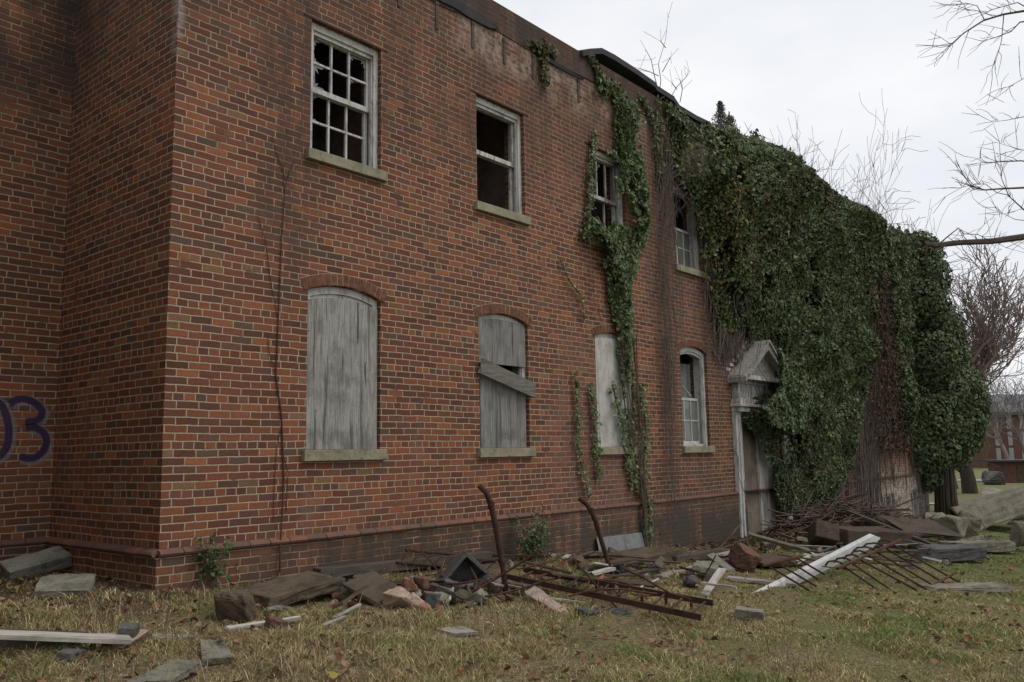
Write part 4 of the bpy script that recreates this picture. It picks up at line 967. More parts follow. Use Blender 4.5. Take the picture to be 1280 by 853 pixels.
for pts, r0, r1 in limbs:
    q = [Vector(P(*p)) for p in pts]; n = len(q); kf = .8 if r0 > .09 else .55; rad = [kf*(r0+(r1-r0)*(i/(n-1))**.7) for i in range(n)]
    for i in range(n): q[i] += Vector(rg.normal(0, .012, 3))
    cw.tube(q, rad, 6, False)
    for k in range(int(2.2*n) if r0 > .012 else n):
        i = rg.integers(n//3, n-1); t = rg.random(); a = q[i].lerp(q[i+1], t); d = (q[i+1]-q[i]).normalized(); L = rg.uniform(.2, .7)
        d = (d*1.3+Vector(rg.normal(0, .5, 3))).normalized(); pp = [a]
        for s_ in range(4): d = (d+Vector(rg.normal(0, .18, 3))).normalized(); pp.append(pp[-1]+d*L/4)
        cw.tube(pp, [min(rad[i]*.6, .007), .0045, .004, .003, .0025], 3, False)
        if rg.random() < .35:
            d2 = (d+Vector(rg.normal(0, .6, 3))).normalized(); cw.tube([pp[2], pp[2]+d2*L*.25, pp[2]+d2*L*.5], [.005, .004, .003], 3, False)
for k in range(26):
    f = rg.uniform(.25, 1.0); a = T0+Vector((0, 0, 1.0))+(Vector(P(1450, -250, 15.5))-T0)*f; ang = rg.uniform(-1.3, 1.3); d = (Vector((RT[0], RT[1], 0)).normalized()*math.cos(ang)+Vector((FW[0], FW[1], 0)).normalized()*math.sin(ang)+Vector((0, 0, .5))).normalized(); L = rg.uniform(1.2, 3.2); pts = [a]
    for i in range(6): d = (d+Vector(rg.normal(0, .16, 3))).normalized(); pts.append(pts[-1]+d*L/6)
    cw.tube(pts, [.06*(1-.14*i) for i in range(7)], 5, False)
    for q in range(7):
        i = rg.integers(1, 6); d2 = (d+Vector(rg.normal(0, .7, 3))).normalized(); p2 = [pts[i]]
        for z in range(4): d2 = (d2+Vector(rg.normal(0, .2, 3))).normalized(); p2.append(p2[-1]+d2*.22)
        cw.tube(p2, [.015, .011, .008, .006, .004], 3, False)
part('trunk', tr, MT['bark'], ot, smooth=True); part('branches', cw, MT['twig'], ot)

# young cedar behind the roof
bs, t = behind(914, 9.6); bs2, t2 = behind(925, 9.6)
for lab, (bx, by, bz), topz, sd_ in (('taller pointed cedar peeping over the ivy-covered roof', bs, P(907, 112, t)[2], 1), ('shorter blunt cedar with a bare pole top peeping over the ivy-covered roof', bs2, P(922, 124, t2)[2], 2)):
    ct = thing('cedar_tree', lab, 'tree', (bx, by, bz), 'cedars behind the roof'); mb = MB(); mb.tube([(bx, by, bz-.2), (bx, by, bz+5), (bx, by, topz-.05)], [.14, .09, .03 if sd_ == 2 else .012], 7); part('trunk', mb, MT['bark'], ct)
    rg = np.random.default_rng(sd_+90); n = 15000; z = bz+6.0+(topz-(.35 if sd_ == 2 else .0)-bz-6.0)*rg.random(n)**.8; rel = (topz-z); ang = np.floor(rg.uniform(0, 11, n))*.571+np.floor(z*3.2)*1.3
    rr = np.minimum(.04+rel*.36, 1.3)*rg.random(n)**.6*(.55+.6*vnoise(z*3.2, ang*3, sd_)); Pn = np.stack([bx+rr*np.cos(ang)+rg.normal(0, .04, n), by+rr*np.sin(ang)+rg.normal(0, .04, n), z+rr*.55], 1)
    add_leaf_part(ct, 'crown', leaves_mesh('sprays', Pn, np.stack([np.cos(ang), np.sin(ang), .5+0*ang], 1), rg.uniform(.03, .07, n), np.array([.085, .095, .060])*rg.uniform(.5, 1.4, (n, 1)), MT['ivy'], (bx, by, bz), -.7, .6, sd_+40))

# saplings rooted in the roof edge
for lab, stems_ in (('leafless sapling sprouting from the roof edge beside the vent pipe', [[(824,122),(826,100),(823,80),(832,50),(835,22)], [(824,118),(818,95),(814,75),(807,62)], [(823,95),(812,90),(800,86)], [(832,60),(826,52)], [(828,90),(838,72)]]), ('small leafless sapling right of the vent pipe', [[(837,125),(845,110),(858,96),(862,90)], [(850,128),(853,112),(850,100)], [(846,112),(840,104)]])):
    mb = MB(); rg = np.random.default_rng(len(lab))
    for s_ in stems_: mb.tube([W(a, b, .22) for a, b in s_], [max(.0035, .009-.0015*i) for i in range(len(s_))], 4, False)
    for s_ in stems_:
        for k in range(4):
            i = rg.integers(0, len(s_)-1); a = Vector(W(*s_[i+1], .22)); mb.tube([a, a+Vector(rg.normal(0, .12, 3))+Vector((0, 0, .1))], .003, 3, False)
    a = np.array(mb.v); solo('sapling', mb, MT['twig'], lab, 'sapling', 'saplings on the roof edge')
# thin bare shoots along the ivy top
mb = MB(); rg = np.random.default_rng(66)
for k in range(46):
    x = rg.uniform(11, 22.5); z = 6.95+rg.uniform(-.1, .2); p = Vector((x, rg.uniform(-.4, .1), z)); d = Vector((rg.normal(0, .4), rg.normal(0, .3), 1)).normalized(); pts = [p]
    for i in range(4): d = (d+Vector(rg.normal(0, .2, 3))).normalized(); pts.append(pts[-1]+d*rg.uniform(.05, .16))
    mb = MB(); mb.tube(pts, [.007, .006, .005, .004, .003], 3, False); part('shoot', mb, MT['twig'], iv)

# ------------------------------------------------------------------ debris
import bmesh
def rotm(rx=0, ry=0, rz=0): return (Matrix.Rotation(math.radians(rz), 4, 'Z') @ Matrix.Rotation(math.radians(ry), 4, 'Y') @ Matrix.Rotation(math.radians(rx), 4, 'X'))
def rough_mesh(name, mb, mat, rough, seed, cuts=3, bevel=.0):
    bm = bmesh.new(); vs = [bm.verts.new(v) for v in mb.v]
    for f in mb.f:
        try: bm.faces.new([vs[i] for i in f])
        except ValueError: pass
    if bevel: bmesh.ops.bevel(bm, geom=list(bm.edges), offset=bevel, segments=1, affect='EDGES')
    if cuts: bmesh.ops.subdivide_edges(bm, edges=list(bm.edges), cuts=cuts, use_grid_fill=True)
    bm.normal_update(); rg = np.random.default_rng(seed); s0 = rg.uniform(0, 50, 3)
    for v in bm.verts:
        c = v.co; k = float(fbm(c.x*9+s0[0]+c.z*5, c.y*9+s0[1]-c.z*7, 3, 3))-.5 + .6*(float(vnoise(c.x*40+s0[2]+c.z*31, c.y*40-c.z*23, 4))-.5)
        v.co = c + v.normal*k*rough*2
    me = bpy.data.meshes.new(name); bm.to_mesh(me); bm.free(); me.materials.append(mat); return me
def link_thing(name, me, mw, label, cat, group=None):
    o = bpy.data.objects.new(name, me); COL.objects.link(o); o.matrix_world = mw; o['label'] = label; o['category'] = cat
    if group: o['group'] = group
    return o
_seed = [100]
def slab(name, label, cat, at, size, rot, mat, jit=.07, rough=.010, group=None, cuts=4, sink=0.0):
    _seed[0] += 1; random.seed(_seed[0]); mb = MB(); mb.obox(Matrix.Identity(4), size, jit)
    me = rough_mesh(name, mb, MT[mat], rough*1.6, _seed[0], cuts+1, min(size)*.05); R = rotm(*rot)
    low = min((R @ v.co).z for v in me.vertices); return link_thing(name, me, Matrix.Translation(Vector(at)-Vector((0, 0, low+sink))) @ R, label, cat, group)
def rock(name, label, cat, at, size, rot, mat, rough=.02, group=None, n=13, sink=.03):
    _seed[0] += 1; rg = np.random.default_rng(_seed[0]); bm = bmesh.new()
    for k in range(n):
        d = rg.normal(0, 1, 3); d = np.sign(d)*np.abs(d)**.55; d /= np.max(np.abs(d)); d *= rg.uniform(.78, 1.0); bm.verts.new((d[0]*size[0]/2, d[1]*size[1]/2, d[2]*size[2]/2))
    r_ = bmesh.ops.convex_hull(bm, input=list(bm.verts)); bmesh.ops.delete(bm, geom=[v for v in bm.verts if not v.link_faces], context='VERTS')
    mb = MB(); bm.verts.index_update(); mb.add([v.co for v in bm.verts], [[v.index for v in f.verts] for f in bm.faces]); bm.free()
    me = rough_mesh(name, mb, MT[mat], rough, _seed[0], 3, min(size)*.03); R = rotm(*rot); low = min((R @ v.co).z for v in me.vertices)
    return link_thing(name, me, Matrix.Translation(Vector(at)-Vector((0, 0, low+sink))) @ R, label, cat, group)
def plank(name, label, cat, p0, p1, wd_, th, mat, group=None, twist=0.0, jit=.02, taper=1.0):
    p0, p1 = Vector(p0), Vector(p1); L = (p1-p0).length; d = (p1-p0)/L; side = Vector((0, 0, 1)).cross(d).normalized(); up = d.cross(side)
    _seed[0] += 1; random.seed(_seed[0]); n = 8; vs = []
    for i in range(n+1):
        x = L*(i/n-.5); w_ = wd_*(1+(taper-1)*i/n)*(1+random.uniform(-jit, jit)); e = .03*L if False else 0; dz = random.uniform(-jit, jit)*th
        for y, z in ((-.5, -.5), (.5, -.5), (.5, .5), (-.5, .5)):
            xx = x + (random.uniform(-.06, .06)*wd_*4 if i in (0, n) else 0); vs.append((xx, y*w_, z*th+dz))
    mb = MB(); mb.add(vs, [(4*i+j, 4*i+(j+1) % 4, 4*i+4+(j+1) % 4, 4*i+4+j) for i in range(n) for j in range(4)]+[(3, 2, 1, 0), tuple(4*n+j for j in range(4))])
    me = mesh_from(name, mb.v, mb.f, MT[mat]); R = Matrix(((d.x, side.x, up.x, 0), (d.y, side.y, up.y, 0), (d.z, side.z, up.z, 0), (0, 0, 0, 1)))
    o = link_thing(name, me, Matrix.Translation((p0+p1)/2) @ R @ Matrix.Rotation(math.radians(twist), 4, 'X'), label, cat, group); finish(o, False, min(th, wd_)*.08); return o
def V3(x, y, h=0.0): return Vector(G(x, y, h))
def gl(p, h=0): return Vector((p[0], p[1], float(gzn(p[0], p[1]))+h))

# left corner
slab('concrete_block', 'long grey concrete block tipped on edge near the recessed wall', 'block', V3(44, 724), (.52, .20, .13), (24, -9, 4), 'concrete', .05, .006)
slab('concrete_slab', 'square flat mossy concrete slab lying in front of the tipped block', 'slab', V3(80, 744), (.40, .36, .05), (13, 2, -30), 'concrete', .05, .006)
mb = MB(); c0 = V3(92, 716); mb.tube([c0+Vector((.20*math.cos(a)*.9, -.16*math.cos(a)*.6, .13*math.sin(a)+.0)) for a in np.linspace(0, math.pi, 12)], .012, 6)
solo('iron_hoop', mb, MT['rust'], 'thin rusty hoop arching out of the ground behind the square slab', 'hoop')
plank('timber_beam', 'dark bar added as shade under the long pale board at left', 'beam', V3(-60, 800, .05), V3(100, 806, .04), .20, .12, 'dark_plank')  # dark bar put in for the shadowed void below the board
plank('board', 'long pale weathered board lying across the dark shade bar at the left corner', 'board', V3(-90, 790, .19), V3(165, 800, .09), .15, .028, 'pale_plank', 'loose boards in the grass')
plank('board', 'flat grey board sunk in the grass right of the long pale board', 'board', V3(120, 796, .03), V3(262, 798, .0), .13, .025, 'plank', 'loose boards in the grass')
# mortared chunk: three bricks still held together
ch = thing('masonry_chunk', 'mortared chunk of three bricks lying on the grass below the pale board', 'rubble', V3(158, 812)); c0 = V3(158, 812)
for dx, dz, sz_, rz in ((-.07, .035, (.20, .10, .06), 12), (.06, .035, (.19, .11, .065), -8), (.01, .105, (.12, .10, .075), 20)):
    random.seed(_seed[0]); _seed[0] += 1; mb = MB(); mb.obox(Matrix.Identity(4), sz_, .05); me = rough_mesh('brick', mb, MT['old_brick'] if dz < .1 else MT['dark_stone'], .005, _seed[0], 3, .004)
    o = bpy.data.objects.new('brick', me); COL.objects.link(o); o.parent = ch; o.matrix_local = Matrix.Translation(Vector((dx, dx*.3, dz))) @ rotm(5, -6, rz+30)
mb = MB(); mb.obox(Matrix.Translation(c0+Vector((0, 0, .07))) @ rotm(3, -4, 35), (.30, .13, .022), .08); part('mortar', mb, MT['rubble_pale'], ch)
slab('brick', 'dark brick half sunk in dry grass near the bottom left', 'brick', V3(91, 828), (.21, .10, .06), (4, 3, 38), 'dark_stone', .04, .004, 'loose bricks in the grass', 3, .0)
slab('concrete_slab', 'flat concrete edge almost buried in grass at the bottom of the view', 'slab', V3(210, 850), (.55, .20, .04), (0, 2, 40), 'concrete', .06, .006, None, 4, .005)
slab('concrete_slab', 'pale flat slab half hidden by tufts right of the masonry chunk', 'slab', V3(268, 822), (.42, .16, .04), (2, -2, 62), 'concrete', .08, .006, None, 4, .0)
slab('brick', 'red brick poking out of dry tufts below the brown block', 'brick', V3(345, 790), (.13, .10, .075), (15, 12, 20), 'old_brick', .06, .005, 'loose bricks in the grass', 3, .01)
# block and slab by the corner
rock('stone_block', 'brown weathered block standing by the weeds at the corner', 'block', V3(297, 776), (.36, .30, .26), (0, 4, 20), 'brown_block', .012, None, 22)
slab('timber_slab', 'broad flat mossy slab leaning on the brown block', 'slab', V3(362, 752), (.78, .40, .09), (4, -3, 8), 'brown_block', .06, .010, None, 5)
rock('rubble_stone', 'crumbling grey mortar lump between the slab and white splinter', 'rubble', V3(345, 764), (.26, .16, .10), (0, 0, 10), 'concrete', .012, 'rubble stones', 14)
plank('splintered_board', 'white splintered strip lying below the brown block', 'board', V3(283, 786, .03), V3(376, 772, .06), .05, .02, 'pale_plank', 'loose boards in the grass', 10, .12, .6)
plank('splintered_board', 'thin pale strip pointing at the brown plywood sheet', 'board', V3(418, 772, .02), V3(450, 756, .05), .035, .015, 'pale_plank', 'loose boards in the grass', 10, .1, .7)
plank('splintered_board', 'short broken strip in grass below the thin pale strip', 'board', V3(404, 782, .01), V3(432, 771, .03), .03, .015, 'plank', 'loose boards in the grass', 10, .1, .7)
slab('slate_sheet', 'folded grey green sheet under the wall between slab and plywood', 'sheet', V3(428, 744), (.26, .20, .014), (20, -12, 25), 'slate', .10, .004, None, 4)
slab('plywood_sheet', 'dark brown plywood sheet propped flat left of the pink rubble', 'sheet', V3(468, 752), (.40, .34, .025), (24, -8, 12), 'red_plank', .04, .003, None, 3)
# timbers along the wall foot
plank('timber_beam', 'long dark timber lying along the foot of the wall', 'beam', gl(W(395, 726, -.22), .05), gl(W(610, 705, -.24), .07), .14, .10, 'dark_plank')
plank('board', 'pale board lying behind the pink rubble', 'board', V3(498, 736, .05), V3(552, 725, .08), .10, .03, 'plank', 'loose boards in the grass')
def rust_rail(name, label, pts, r, n=6, mat='rust'):
    mb = MB(); mb.tube(pts, r, n); return solo(name, mb, MT[mat], label, 'rail')
mb = thing('bent_grating', 'buckled rusty grating lying against the wall above the rubble', 'grating', V3(560, 712, .1))
m2 = MB(); A = Vector(W(507, 688, -.22)); Bq = Vector(W(600, 700, -.30)); D2 = Vector(W(690, 706, -.30)); m2.tube([A, (A+Bq)/2+Vector((0, 0, .02)), Bq, D2], .016, 6); part('rail', m2, MT['rust'], mb)
m2 = MB(); A2 = Vector(W(495, 703, -.30)); B2 = Vector(W(600, 712, -.36)); m2.tube([A2, B2], .014, 6); part('rail', m2, MT['rust'], mb)
for k in range(8):
    t = .05+k*.12; m2 = MB(); a = A.lerp(D2, t*.62); b = A2.lerp(B2, t); m2.tube([a, (a+b)/2+Vector((-.02, -.02, .03)), b], .009, 5); part('bar', m2, MT['rust'], mb)
# rubble heap
rub = [(497, 757, (.20, .17, .16), 'rubble_pale', 'pink and cream masonry lump, lowest left of the rubble heap'), (510, 748, (.13, .11, .10), 'rubble', 'rounded red lump on top of the rubble heap'), (518, 757, (.14, .12, .12), 'rubble_pale', 'pale pink lump in the middle of the rubble heap'),
       (527, 745, (.12, .10, .10), 'old_brick', 'broken red brick topmost in the rubble heap'), (540, 748, (.16, .13, .12), 'rubble', 'pinkish grey lump right in the rubble heap'), (503, 742, (.12, .10, .10), 'rubble_pale', 'small pink lump at the back of the rubble heap'),
       (532, 762, (.10, .09, .08), 'rubble', 'small orange lump at the front of the rubble heap'), (487, 757, (.09, .08, .07), 'old_brick', 'dark red lump left edge of the rubble heap'), (557, 740, (.16, .13, .14), 'dark_stone', 'dark grey lump between rubble heap and hollow block'), (567, 748, (.13, .12, .12), 'concrete', 'grey lump in front of the hollow block'),
       (622, 738, (.16, .13, .12), 'rubble_pale', 'pale stone right of the hollow block by the bent post'), (612, 728, (.14, .12, .10), 'rubble', 'reddish stone behind the bent post'), (603, 748, (.12, .10, .07), 'concrete', 'flat pale stone in front of the hollow block')]
for i, (x, y, s_, mt, lb) in enumerate(rub): rock('rubble_stone', lb, 'rubble', V3(x, y+6)+Vector((0, 0, .10 if 'top' in lb else 0)), tuple(q*1.25 for q in s_), (random.uniform(-20, 20), random.uniform(-20, 20), random.uniform(0, 90)), mt, .010, 'rubble stones', 12, .01)
slab('slate_block', 'small dark green block in front of the rubble heap', 'block', V3(541, 762), (.12, .10, .11), (8, 5, 30), 'slate', .05, .004, None, 3)
# hollow concrete block standing on a corner
hb = MB(); fr = Matrix.Translation(V3(582, 742)+Vector((0, 0, .17))) @ rotm(0, 0, -38) @ Matrix.Rotation(math.radians(42), 4, 'Y')
for c_, s_ in (((0, 0, .135), (.27, .26, .035)), ((0, 0, -.135), (.30, .26, .035)), ((-.133, 0, 0), (.034, .26, .235)), ((.133, 0, 0), (.034, .26, .235)), ((0, .11, 0), (.232, .03, .235))): hb.obox(fr @ Matrix.Translation(c_), s_, .02)
solo('hollow_block', hb, MT['dark_stone'], 'dark grey hollow concrete block tipped on its corner', 'block', None, False, .006)
plank('splintered_board', 'pale pink splintered wood lying in grass right of the first bent post', 'board', V3(662, 738, .07), V3(704, 766, .02), .13, .03, 'splinter', None, 18, .12, .6)
plank('splintered_board', 'thin pale stick beside the pink splintered wood', 'board', V3(684, 748, .04), V3(732, 754, .03), .03, .018, 'pale_plank', 'loose boards in the grass', 0, .1)
slab('slate_sheet', 'dark green sheet crumpled in grass below the ladder', 'sheet', V3(737, 768), (.24, .16, .012), (10, 6, 10), 'slate', .15, .006, None, 4)
slab('slate_sheet', 'flat dark grey sheet right of the green sheet', 'sheet', V3(768, 767), (.22, .15, .010), (4, -2, -25), 'slate', .12, .004, None, 4)
slab('board_piece', 'grey boards sunk in grass below the hollow block', 'board', V3(572, 794), (.30, .20, .025), (2, 2, 70), 'plank', .06, .003, 'loose boards in the grass', 3)

# bent posts
def post(label, px):
    t = float((V3(*px[0])-Vector(CAM)) @ Vector(FW)); q = [Vector(P(a, b, t)) for a, b in px]; q = [q[0]-Vector((0, 0, .15))]+q
    th_ = thing('bent_post', label, 'post', q[1]); mb = MB(); mb.tube(q, [.026]*len(q), 8); part('shaft', mb, MT['rust'], th_, smooth=True)
    i = 5; mb = MB(); d = Vector((-.5, -.6, .1)).normalized(); mb.tube([q[i]-d*.03, q[i]+d*.05], .014, 6); mb.tube([q[i]-Vector((0, 0, .035)), q[i]+Vector((0, 0, .035))], .032, 8); part('joint', mb, MT['rust'], th_)
post('taller bent rusty post with curled top at the left end of the ladder', [(633,746),(629,712),(624,684),(619,655),(614,632),(608,616),(599,607)])
post('shorter bent rusty post with curled top leaning over the ladder', [(767,722),(760,702),(752,677),(745,653),(739,639),(733,630),(724,623)])

# iron ladder lying on the grass
lad = thing('iron_ladder', 'rusty iron ladder lying flat in the grass between the bent posts', 'ladder', V3(770, 740))
a0, a1, b0, b1 = V3(655, 712, .13), V3(891, 754, .14), V3(634, 721, .12), V3(876, 772, .12)
for p, q in ((a0, a1), (b0, b1)):
    d = (q-p).normalized(); mb = MB(); side = d.cross(Vector((0, 0, 1))).normalized(); s2 = side*.012; u2 = Vector((0, 0, .024))
    mb.add([p-s2-u2, p+s2-u2, p+s2+u2, p-s2+u2, q-s2-u2, q+s2-u2, q+s2+u2, q-s2+u2], [(0,1,2,3),(7,6,5,4),(0,4,5,1),(1,5,6,2),(2,6,7,3),(3,7,4,0)]); part('rail', mb, MT['rust'], lad)
for k in range(11):
    t = (k+.4)/11; mb = MB(); mb.tube([b0.lerp(b1, t), (b0.lerp(b1, t)+a0.lerp(a1, t+.015))/2+Vector((0, 0, random.uniform(-.02, .012))), a0.lerp(a1, min(1, max(0, t+random.uniform(-.02, .03))))], .011, 6); part('rung', mb, MT['rust2'], lad)
for k in range(5):
    t = .42+.12*k; p = a0.lerp(a1, t); mb = MB(); mb.tube([p-Vector((0, 0, .03)), p-Vector((0, 0, .13))], .013, 6); part('foot', mb, MT['rust'], lad)

# cellar hatch by the wall
slab('hatch_curb', 'low concrete curb box in front of the corrugated sheet', 'curb', gl(W(806, 708, -1.0)), (1.0, .55, .16), (0, 0, 3), 'brown_block', .03, .008, None, 5, .03)
mb = MB(); pa, pb = Vector(W(752, 699, -.16)), Vector(W(808, 690, -.16)); n = 40
for i in range(n+1):
    f = i/n; p = pa.lerp(pb, f); yy = p.y-.022*math.cos(i*1.57); mb.v += [(p.x, yy, p.z-.15), (p.x, yy+.09, p.z+.27)]
mb.f = [(2*i, 2*i+2, 2*i+3, 2*i+1) for i in range(n)]
o = solo('corrugated_sheet', mb, MT['metal'], 'grey corrugated metal sheet leaning on the wall below the pale board', 'sheet'); sm = o.modifiers.new('solid', 'SOLIDIFY'); sm.thickness = .004
plank('board', 'reddish board lying left of the hatch curb', 'board', V3(728, 711, .08), V3(790, 699, .16), .16, .03, 'red_plank', 'loose boards in the grass')
plank('board', 'short pale board touching the second bent post', 'board', V3(738, 718, .07), V3(765, 711, .10), .09, .03, 'pale_plank', 'loose boards in the grass')
plank('board', 'long thin pale board right of the hatch curb', 'board', V3(822, 721, .03), V3(880, 706, .05), .10, .03, 'plank', 'loose boards in the grass')
plank('board', 'thin grey board in grass left of the tilted slab', 'board', V3(790, 719, .02), V3(836, 722, .02), .07, .02, 'plank', 'loose boards in the grass')
plank('timber_beam', 'dark beam along the wall right of the hatch curb', 'beam', V3(838, 700, .06), V3(905, 690, .10), .16, .10, 'dark_plank')
plank('board', 'grey board lying along the wall foot before the doorway', 'board', V3(895, 694, .10), V3(925, 688, .12), .18, .03, 'plank', 'loose boards in the grass')
slab('concrete_slab', 'small grey concrete slab propped on stones right of the ladder', 'slab', V3(883, 725)+Vector((0, 0, .09)), (.34, .26, .055), (5, -4, 20), 'concrete', .05, .005, None, 4)
rock('rubble_stone', 'dark stone holding up the small grey slab', 'rubble', V3(886, 728), (.20, .16, .14), (0, 0, 30), 'dark_stone', .01, 'rubble stones', 12)
slab('masonry_chunk', 'squared brick chunk with an orange end face tipped by the doorway', 'rubble', V3(932, 716), (.42, .24, .24), (28, -12, 38), 'old_brick', .06, .012, None, 4)
plank('board', 'bleached stick leaning left of the tipped brick chunk', 'board', V3(888, 694, .12), V3(914, 714, .03), .09, .04, 'plank', 'loose boards in the grass', 20)
slab('rubble_slab', 'pale flat stone beside the bleached stick', 'slab', V3(906, 700), (.26, .20, .05), (6, 4, 10), 'concrete', .08, .006, None, 3)
plank('board', 'long grey plank lying flat in front of the tipped brick chunk', 'board', V3(912, 723, .03), V3(990, 731, .03), .16, .035, 'plank', 'loose boards in the grass')
plank('board', 'long pale board sloping down from the doorway', 'board', P(938, 669, 13.6), P(1014, 690, 12.2), .13, .035, 'pale_plank', 'loose boards in the grass', -35)
slab('timber_panel', 'dark reddish panel lying behind the left window grille', 'panel', V3(968, 706), (1.1, .7, .05), (3, 2, -15), 'red_plank', .06, .006, None, 4)
# fallen column
q0, q1 = Vector(P(942, 750, 8.75)), Vector(P(1098, 673, 12.1)); d = (q1-q0).normalized(); L = (q1-q0).length; side = Vector(UP)*.75+Vector((0, 0, .4)); side = (side-d*side.dot(d)).normalized(); nrm = d.cross(side).normalized()
mb = MB(); st_ = [(0, .062), (.93, .105), (1.0, .030)]; vs = []
for f, hw in st_:
    for a_, b_ in ((-1, -.5), (-.72, .35), (0, .5), (.72, .35), (1, -.5)): vs.append(q0+d*L*f+side*hw*a_*(1.0 if f < 1 else .8)+(-nrm if nrm.dot(Vector(FW)) > 0 else nrm)*.055*b_)
n = len(st_); mb.add(vs, [(5*i_+j_, 5*i_+j_+1, 5*i_+6+j_, 5*i_+5+j_) for i_ in range(n-1) for j_ in range(4)]+[(5*i_+4, 5*i_, 5*i_+5, 5*i_+9) for i_ in range(n-1)]+[(4, 3, 2, 1, 0), tuple(5*(n-1)+j_ for j_ in range(5))])
solo('fallen_pilaster', mb, MT['whitex'], 'fallen white timber pilaster lying slantwise under the rusty window grilles', 'pilaster')
# window grilles
def grille(label, top, bars, hooks, lower, loc):
    g_ = thing('window_grille', label, 'grille', loc, 'rusty window grilles'); mb = MB(); mb.tube(top, .020, 6); part('cross_bar', mb, MT['rust2'], g_)
    if lower: mb = MB(); mb.tube(lower, .018, 6); part('cross_bar', mb, MT['rust2'], g_)
    for p, q in bars:
        mb = MB(); d = (q-p).normalized(); pts = [q, p]
        if hooks: rl = Vector((RT[0], RT[1], 0)); k_ = random.uniform(.8, 1.2); pts += [p-rl*.05*k_+Vector((0, 0, .050)), p-rl*.13*k_+Vector((0, 0, .075)), p-rl*.22*k_+Vector((0, 0, .065)), p-rl*.27*k_+Vector((0, 0, .02))]
        mb.tube(pts, .0125, 6); part('bar', mb, MT['rust'], g_)
TL, TR = (1047, 711, 9.95), (1126, 675, 11.5)
def tb(x, y): f = (x-TL[0])/(TR[0]-TL[0]); return Vector(P(x, y, TL[2]+(TR[2]-TL[2])*f))
bars = [((1118,682),(1197,727),11.0),((1108,686),(1187,733),10.75),((1097,691),(1177,738),10.5),((1087,696),(1160,738),10.3),((1077,701),(1146,738),10.1),((1066,705),(1120,742),9.9),((1056,709),(1106,744),9.75)]
grille('large rusty window grille with hooked bar ends over the white column', [Vector(P(*TL)), Vector(P(*TR))], [(tb(*a), Vector(P(*b, t))) for a, b, t in bars], True, [Vector(P(1160,735,10.5)), Vector(P(1195,716,11.1))], V3(1120, 735))
TL, TR = (953, 707, 9.5), (1001, 696, 9.9)
bars = [((961,708),(1011,738),8.9),((973,705),(1020,733),9.0),((985,701),(1022,724),9.15),((996,698),(1030,718),9.3)]
grille('small rusty window grille crossing the lower half of the white column', [Vector(P(*TL)), Vector(P(*TR))], [(tb(*a), Vector(P(*b, t))) for a, b, t in bars], False, None, V3(990, 730))
# timbers of the heap
slab('timber_beam', 'square reddish timber end leaning left of the white column tip', 'beam', V3(1030, 690)+Vector((0, 0, .04)), (.46, .36, .28), (10, 22, 40), 'red_plank', .06, .008, None, 4)
plank('timber_beam', 'broad weathered beam behind the white column tip', 'beam', P(1040, 670, 14.0), P(1122, 672, 14.4), .55, .27, 'red_plank', None, 4, .03)
plank('timber_beam', 'long rusty brown rafter sloping over the brush heap', 'beam', P(1060, 640, 16.2), P(1186, 690, 14.4), .10, .07, 'dark_plank')
plank('timber_beam', 'thin dark rafter along the top of the brush heap', 'beam', P(1030, 634, 16.6), P(1135, 656, 16.6), .08, .06, 'dark_plank')
plank('timber_beam', 'dark rafter lying low below the brush heap', 'beam', P(1125, 676, 14.2), P(1178, 690, 14.0), .22, .10, 'dark_plank')
slab('timber_beam', 'short grey timber lying before the flat pale rock', 'beam', V3(1190, 702), (1.15, .32, .20), (4, 2, -30), 'dark_stone', .06, .010, None, 4)
slab('tarred_panel', 'broad dark brown panel lying on the right flank of the brush heap', 'panel', P(1150, 672, 15.6), (1.15, .8, .05), (18, 6, -32), 'red_plank', .09, .01, None, 4)
slab('concrete_slab', 'long flat concrete curb lying before the grey boulders', 'slab', V3(1222, 692), (1.35, .42, .17), (0, 2, -28), 'rock', .05, .012, None, 5)
slab('concrete_slab', 'flat pale slab half sunk in grass under the grille end', 'slab', V3(1208, 738), (1.0, .34, .06), (1, 1, -42), 'rock', .10, .010, None, 5, .02)
slab('concrete_chunk', 'small upright grey chunk in grass below the white column', 'chunk', V3(938, 776), (.24, .07, .10), (18, 8, -55), 'concrete', .10, .006, None, 3, .02)
# boulders
slab('concrete_boulder', 'huge tilted slab of broken concrete at the right edge', 'boulder', V3(1266, 664)+Vector((.5, .1, -.05)), (3.4, 2.0, .78), (-12, -15, -46), 'rock', .13, .03, 'broken concrete boulders', 6, .12)
rock('concrete_boulder', 'dark boulder propping up the huge tilted slab', 'boulder', V3(1272, 655), (1.5, 1.1, .62), (0, 0, 20), 'rock', .03, 'broken concrete boulders', 16, .12)
for x, y, s_, lb in ((1248, 632, (1.6, 1.2, .45), 'rounded concrete boulder behind the huge tilted slab'), (1172, 672, (.75, .6, .65), 'pale wedge boulder leftmost of the boulder group'), (1190, 676, (.7, .55, .55), 'grey split boulder beside the pale wedge'), (1208, 672, (.62, .40, .75), 'upright pointed boulder left of the huge slab'), (1198, 655, (.8, .6, .6), 'pale boulder at the back of the boulder group'),
                    (1216, 682, (.75, .42, .28), 'low flat boulder in front of the upright one'), (1215, 645, (1.2, .8, .5), 'flat boulder between pale back boulder and huge slab'), (1280, 690, (.55, .45, .5), 'pale cream boulder cut by the right picture edge'), (1180, 657, (.5, .45, .4), 'small pale boulder above the wedge'), (1162, 664, (.4, .4, .35), 'small boulder touching the brush heap')):
    rock('concrete_boulder', lb, 'boulder', V3(x, y), s_, (random.uniform(-14, 14), random.uniform(-14, 14), random.uniform(-50, 20)), 'rock', .022, 'broken concrete boulders', 15, .04)
